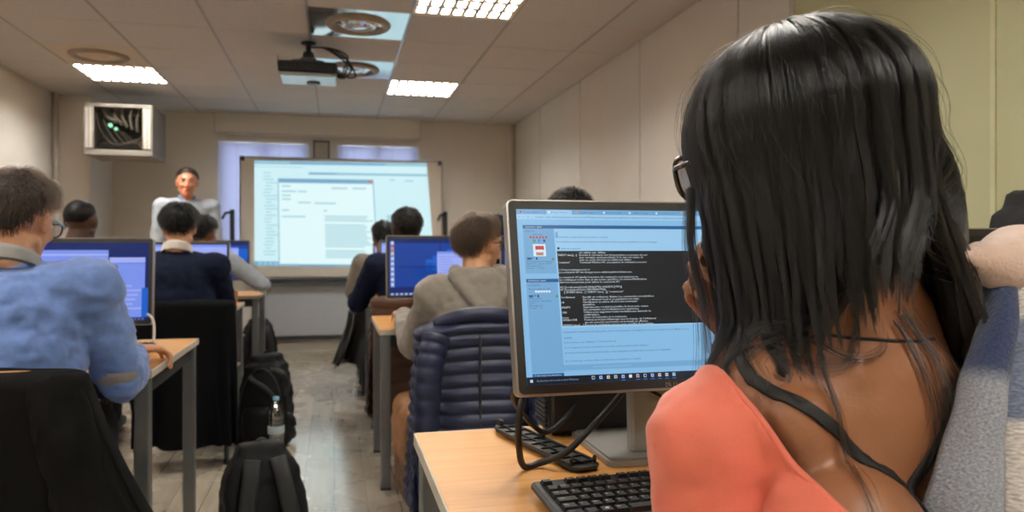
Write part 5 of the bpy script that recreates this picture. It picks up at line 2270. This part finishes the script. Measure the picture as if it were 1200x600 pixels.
LL, FF, RR = bez(Lk, 63), bez(Fk, 63), bez(Rk, 63)
nr = len(LL) - 1
for i in range(nr + 1):
    q = i / nr * (len(vals) - 1)
    a = min(int(q), len(vals) - 2)
    vy = vals[a] + (vals[a + 1] - vals[a]) * (q - a)
    for j in range(nc + 1):
        s = j / nc
        if s < .34:
            u = s / .34
            p = LL[i].lerp(FF[i], u)
            bulge = .012 * math.sin(u * math.pi)
        else:
            u = (s - .34) / .66
            p = FF[i].lerp(RR[i], u)
            bulge = .020 * math.sin(u * math.pi) + .006 * math.sin(u * 9 + i * .05)
        if .30 < s < .39:
            bulge -= .014 * (1 - abs(s - .345) / .045)
        d = Vector((-.35, -1, .1 + .9 * max(0, min(1, (p.z - 1.0) / .08)))).normalized()
        p = p + d * bulge + Vector((noise.noise(p * 25), noise.noise(p * 25 + Vector((5, 0, 0))), noise.noise(p * 25 + Vector((0, 7, 0))))) * .003
        vs.append(p - Vector((.63, .60, 0)))
        uvs.append((s, vy))
fs = []
for i in range(nr):
    for j in range(nc):
        a = i * (nc + 1) + j
        fs.append((a, a + 1, a + nc + 2, a + nc + 1))
me = bpy.data.meshes.new('cloth')
me.from_pydata([tuple(v) for v in vs], [], fs)
ul = me.uv_layers.new(name='UVMap')
for lp in me.loops:
    ul.data[lp.index].uv = uvs[lp.vertex_index]
o = link_mesh('cloth', me, M['plaid'], sc, True)
sd = o.modifiers.new('thick', 'SOLIDIFY')
sd.thickness = .009
sd.offset = 1
mb = MB()
base = Vector((.63, .60, 0))
pk = [((.541, .550, 1.116), .003), ((.565, .553, 1.113), .013), ((.60, .562, 1.108), .026), ((.645, .58, 1.102), .042), ((.70, .60, 1.092), .052), ((.76, .64, 1.075), .055)]
for (a, ra), (b, rb) in zip(pk, pk[1:]):
    mb.cap(Vector(a) - base, ra, Vector(b) - base, rb, 18)
me = mb.remesh(.005, 4)
wrinkle(me, .004, 14, 3, (1, 1, 1), True)
o = link_mesh('scarf_end', me, M['pink_wool'], sc, True)
o['label'] = 'pale pink rolled end'

# ================================================================ coats over the chair backs
def draped(name, label, cat, loc, rz, m, w0, w1, d0, d1, h, folds=9, fold_amp=.05, seed=0, quilt=0, quilt_amp=.012, skew=(0, 0), hem=.02, seg=120, rows=70, sag=.012, fold_pow=1.2, sleeves=None, group=None, back_open=True):
    """a garment hanging over a chair back: rounded top, folds that deepen downwards"""
    rnd = random.Random(seed)
    t = empty(name, loc, rz)
    tag(t, label, cat, group)
    ph = [rnd.random() * 6.28 for _ in range(4)]
    vs, fs = [], []
    cr = .03
    for i in range(rows + 1):
        v = i / rows
        # top rounding
        z = -h * v
        tt = min(1.0, v * h / cr)
        rnd_k = math.sin(math.acos(max(0, 1 - tt))) if tt < 1 else 1
        vv = max(0, v - .02)
        w = (w0 + (w1 - w0) * vv ** 1.1) / 2
        d = (d0 + (d1 - d0) * vv) / 2
        for k in range(seg):
            a = 2 * math.pi * k / seg
            ca, sa = math.cos(a), math.sin(a)
            ex = .42
            x = w * math.copysign(abs(ca) ** ex, ca)
            y = d * math.copysign(abs(sa) ** ex, sa)
            f = math.sin(folds * a + ph[0] + 1.5 * v) + .6 * math.sin(folds * 1.7 * a + ph[1] - v * 2) + .8 * noise.noise(Vector((ca * 2.5, sa * 2.5, v * 2 + seed)))
            amp = fold_amp * vv ** fold_pow
            k_in = 1.0
            x2 = x * k_in
            y2 = y * k_in
            nx, ny = ca * .35, (1 if sa > 0 else -1) * abs(sa) ** .3
            x2 += nx * f * amp * .6
            y2 += ny * f * amp
            if quilt:
                q = abs(math.sin(math.pi * (v * quilt + .08 * math.sin(a * 2 + 1)))) ** .55
                puff = quilt_amp * (q - .45) + .004 * noise.noise(Vector((x * 18, y * 18, v * 40)))
                seam = 1 - math.exp(-((x + .012) / .010) ** 2) if sa < 0 else 1
                puff = puff * seam - (1 - seam) * .012
                x2 += ca * puff
                y2 += (1 if sa > 0 else -1) * abs(sa) ** .3 * puff
            # rounded top edge
            top_in = (1 - rnd_k)
            y2 *= (1 - .75 * top_in)
            x2 *= (1 - .05 * top_in)
            zz = z - sag * abs(x / max(w0 / 2, 1e-3)) ** 3.0 * (1 - v) - .012 * noise.noise(Vector((x * 6, y * 6, seed + 3))) * (1 - v)
            if v > .9:
                zz += hem * noise.noise(Vector((ca * 2, sa * 2, seed + 9))) * (v - .9) / .1
            x2 += skew[0] * v ** 1.5
            y2 += skew[1] * v ** 1.5
            vs.append((x2, y2, zz))
    for i in range(rows):
        for k in range(seg):
            k2 = (k + 1) % seg
            fs.append((i * seg + k, (i + 1) * seg + k, (i + 1) * seg + k2, i * seg + k2))
    fs.append(tuple(range(seg)))
    mb = MB()
    mb.add(vs, fs, 0, True)
    o = mb.build('body', m, t)
    s = o.modifiers.new('thick', 'SOLIDIFY')
    s.thickness = .006
    s.offset = -1
    if sleeves:
        for pts, r in sleeves:
            sb = MB()
            p = bez(pts, 20)
            n = len(p)
            sb.tube(p, [r * (1.15 - .35 * i / n) for i in range(n)], 18)
            me = sb.remesh(.010, 2)
            wrinkle(me, .010, 16, seed + r * 100, (1, 1, .6), True)
            if quilt:
                for v_ in me.vertices:
                    pass
            link_mesh('sleeve', me, m, t, True)
    return t


draped('black_coat', 'black cloth coat hung over the chair back behind the man in the blue sweater', 'coat', (-.79, 1.895, .842), 0, M['black_cloth'], .47, .86, .10, .22, .80, 7, .06, 3, skew=(.23, -.02),
       sleeves=[([(.17, .0, -.03), (.20, -.03, -.14), (.24, -.05, -.30), (.29, -.05, -.46), (.31, -.04, -.60)], .058)])
draped('long_coat', 'long dark coat over the chair of the white collared navy man, hem near the floor', 'coat', (-.735, 4.07, .848), 0, M['coat_dark'], .47, .50, .09, .14, .74, 9, .03, 7,
       sleeves=[([(-.18, 0, -.04), (-.21, -.06, -.16), (-.22, -.07, -.34), (-.20, -.06, -.54)], .05)])
pj = draped('quilted_jacket', 'navy quilted puffer jacket over the chair back of the grey hooded man', 'jacket', (.52, 2.68, .855), 0, M['puffer'], .47, .54, .12, .15, .66, 6, .03, 12, quilt=14, quilt_amp=.013, rows=150, seg=150,
            sag=.03)
# its sleeves, quilted too
for (sx, pts) in ((-1, [(-.165, -.055, -.05), (-.195, -.085, -.16), (-.205, -.09, -.32), (-.20, -.085, -.50), (-.195, -.08, -.60)]), (1, [(.165, -.055, -.05), (.20, -.085, -.16), (.21, -.09, -.32), (.205, -.085, -.52)])):
    p = bez(pts, 90)
    n = len(p)
    mb = MB()
    mb.tube(p, [.050 * (1 - .2 * i / n) * (.88 + .16 * abs(math.sin(math.pi * i / n * 12)) ** .5) for i in range(n)], 22)
    o = mb.build('sleeve', M['puffer'], pj)
mb = MB()
mb.tube(bez([(-.012, -.082, -.05), (-.014, -.088, -.3), (-.010, -.094, -.62)], 30), .005, 6)
mb.build('zipper', M['dark_steel'], pj)
mb = MB()
mb.tube(bez([(-.16, .0, -.02), (-.08, -.035, .012), (.0, -.04, .02), (.08, -.035, .012), (.16, .0, -.02)], 30), [.03] * 31 if False else .028, 14)
mb.build('collar', M['puffer'], pj)
draped('quilted_coat', 'brown quilted coat over the chair under the blue desktop monitor', 'coat', (.43, 4.20, .845), 0, M['brown_cloth'], .46, .50, .10, .14, .66, 6, .03, 15, quilt=10, quilt_amp=.010, rows=90)
draped('leather_jacket', 'black leather jacket bunched on the chair nearest the whiteboard, hanging into the aisle', 'jacket', (.30, 5.70, .66), 0, M['leather'], .40, .34, .12, .20, .42, 6, .05, 18, skew=(-.14, 0), hem=.06)

# ================================================================ bags
def rucksack(name, label, loc, rz, w, d, h, m, lean=0.0, strap_side=-1, pocket=True, seed=0, group='black bags on the floor'):
    t = empty(name, loc, rz)
    t.rotation_euler = (lean, 0, rz)
    tag(t, label, 'backpack', group)
    mb = MB()
    n = 9
    for i in range(n):
        a, b = i / n, (i + 1) / n

        def half(k):
            return (w / 2 * (1 - .22 * k - .50 * max(0, (k - .55) / .45) ** 2.0), d / 2 * (1 - .25 * k - .45 * max(0, (k - .7) / .3) ** 2))
        for k in (a, b):
            hw, hd = half(k)
            mb.box((0, .0, .02 + h * (a + b) / 2), (2 * hw, 2 * hd, h / n * 1.1))
    me = mb.remesh(.014, 9)
    wrinkle(me, .012, 9, seed, (1, 1, 1), True)
    wrinkle(me, .004, 28, seed + 2, (1, 1, 1), True)
    o = link_mesh('body', me, m, t, True)
    bv = BVHTree.FromPolygons([v.co.copy() for v in me.vertices], [tuple(p.vertices) for p in me.polygons])

    def hug(x, z, s, off):
        hh = bv.ray_cast(Vector((x, s * 1.0, z)), Vector((0, -s, 0)))
        if hh[0] is None:
            return Vector((x, s * d * .15, z))
        return hh[0] + Vector((0, s * off, 0))
    for q in (-1, 1):
        sb = MB()
        pts = [hug(q * w * .14, h * .93, strap_side, .010), hug(q * w * .17, h * .82, strap_side, .022), hug(q * w * .22, h * .62, strap_side, .028), hug(q * w * .27, h * .42, strap_side, .024), hug(q * w * .33, h * .22, strap_side, .014), hug(q * w * .40, h * .08, strap_side, .006)]
        sb.tube(bez(pts, 40), .02, 12, 0, True, (.028, .009, (0, strap_side, .2)))
        sb.build('shoulder_strap', M['strap'], t)
    lb = MB()
    lb.tube(bez([(-.028, strap_side * d * .10, h * .95), (-.022, strap_side * d * .12, h * 1.03), (.0, strap_side * d * .12, h * 1.075), (.022, strap_side * d * .12, h * 1.03), (.028, strap_side * d * .10, h * .95)], 20), .005, 8, 0, True, (.010, .004, (0, strap_side, .3)))
    lb.build('carry_loop', M['strap'], t)
    zb = MB()
    pts = [hug(w * .44 * math.cos(a), h * .35 + h * .55 * math.sin(a), -strap_side, .004) for a in [R(k * 15) for k in range(13)]]
    zb.tube(bez(pts, 60), .004, 6)
    zb.build('zipper', M['dark_steel'], t)
    if pocket:
        pb = MB()
        pb.box((0, -strap_side * (d / 2 + .0), h * .28), (w * .72, d * .35, h * .40), 0, None, .03)
        me = pb.remesh(.012, 6)
        wrinkle(me, .006, 14, seed + 5, (1, 1, 1), True)
        link_mesh('front_pocket', me, m, t, True)
    return t


bk = rucksack('backpack', 'black backpack with padded straps standing in the aisle, closest to the camera', (-.225, 2.60, 0.0), R(14), .29, .20, .43, M['nylon'], lean=R(-13), strap_side=-1, seed=2)
b2 = rucksack('backpack', 'bulging black backpack with loose straps behind the water bottle', (-.375, 4.37, 0), R(-12), .28, .22, .49, M['nylon'], lean=R(-2), strap_side=1, seed=5)
for k, pts in enumerate(([(.05, -.10, .44), (.12, -.12, .42), (.15, -.10, .36), (.14, -.12, .30)], [(-.06, -.11, .40), (-.02, -.15, .38), (.05, -.14, .33), (.10, -.13, .26)], [(.10, -.08, .20), (.16, -.06, .17), (.17, -.04, .12)])):
    sb = MB()
    sb.tube(bez(pts, 20), .01, 8, 0, True, (.013, .004, (0, -1, .4)))
    sb.build('loose_strap', M['strap'], b2)
rucksack('backpack', 'black bag on the floor in front of the whiteboard, past the left desks', (-.64, 6.80, 0), R(20), .30, .20, .46, M['nylon'], lean=0, seed=8)
rucksack('backpack', 'black bag standing beside the green wall behind the black monitor', (1.64, 1.40, DESK_Z + .002), R(10), .30, .20, .49, M['nylon'], lean=0, seed=9)

# brown bag under the hooded man's desk
t = empty('shoulder_bag', (.335, 3.26, 0), R(6))
tag(t, 'brown leather bag with a tan flap on the floor beside the quilted jacket', 'bag')
mb = MB()
mb.box((0, 0, .20), (.11, .34, .38), 0, None, .03)
me = mb.remesh(.013, 6)
wrinkle(me, .010, 10, 4, (1, 1, 1), True)
link_mesh('body', me, M['brown_leather'], t, True)
mb = MB()
mb.cap((0, -.13, .40), .062, (0, .13, .40), .062, 16)
mb.box((-.055, 0, .30), (.02, .31, .20), 0, None, .008)
me = mb.remesh(.012, 5)
wrinkle(me, .008, 16, 6, (1, 1, 1), True)
link_mesh('flap', me, M['tan'], t, True)
mb = MB()
mb.tube(bez([(0, -.15, .40), (-.02, -.18, .28), (-.04, -.19, .12), (-.05, -.18, .03)], 20), .012, 8, 0, True, (.016, .004, (-1, 0, 0)))
mb.build('strap', M['brown_leather'], t)

# ================================================================ water bottle
t = empty('water_bottle', (-.305, 4.17, 0))
tag(t, 'clear plastic water bottle with a blue cap standing in front of the bulging backpack', 'bottle')
prof = [(.001, .004), (.028, .0), (.040, .006), (.043, .02)]
for k in range(8):
    z = .03 + k * .022
    if k in (4, 5):
        prof += [(.0425, z), (.0425, z + .020)]
    else:
        prof += [(.0425, z), (.0395, z + .011), (.0425, z + .020)]
prof += [(.0425, .215), (.040, .235), (.030, .262), (.017, .283), (.0135, .290), (.0135, .296)]
inner = [(max(.0005, r - .0008), z + (.001 if i < 3 else 0)) for i, (r, z) in enumerate(prof)][::-1]
mb = MB()
mb.lathe(prof + inner, seg=32)
mb.build('body', M['bottle'], t)
mb = MB()
mb.lathe([(.0432, .118), (.0434, .119), (.0434, .158), (.0432, .159)], seg=32)
mb.build('label', M['label'], t)
mb = MB()
mb.lathe([(.0155, .293), (.016, .294), (.016, .309), (.014, .312), (.001, .312)], seg=24)
mb.build('cap', M['cap_blue'], t)
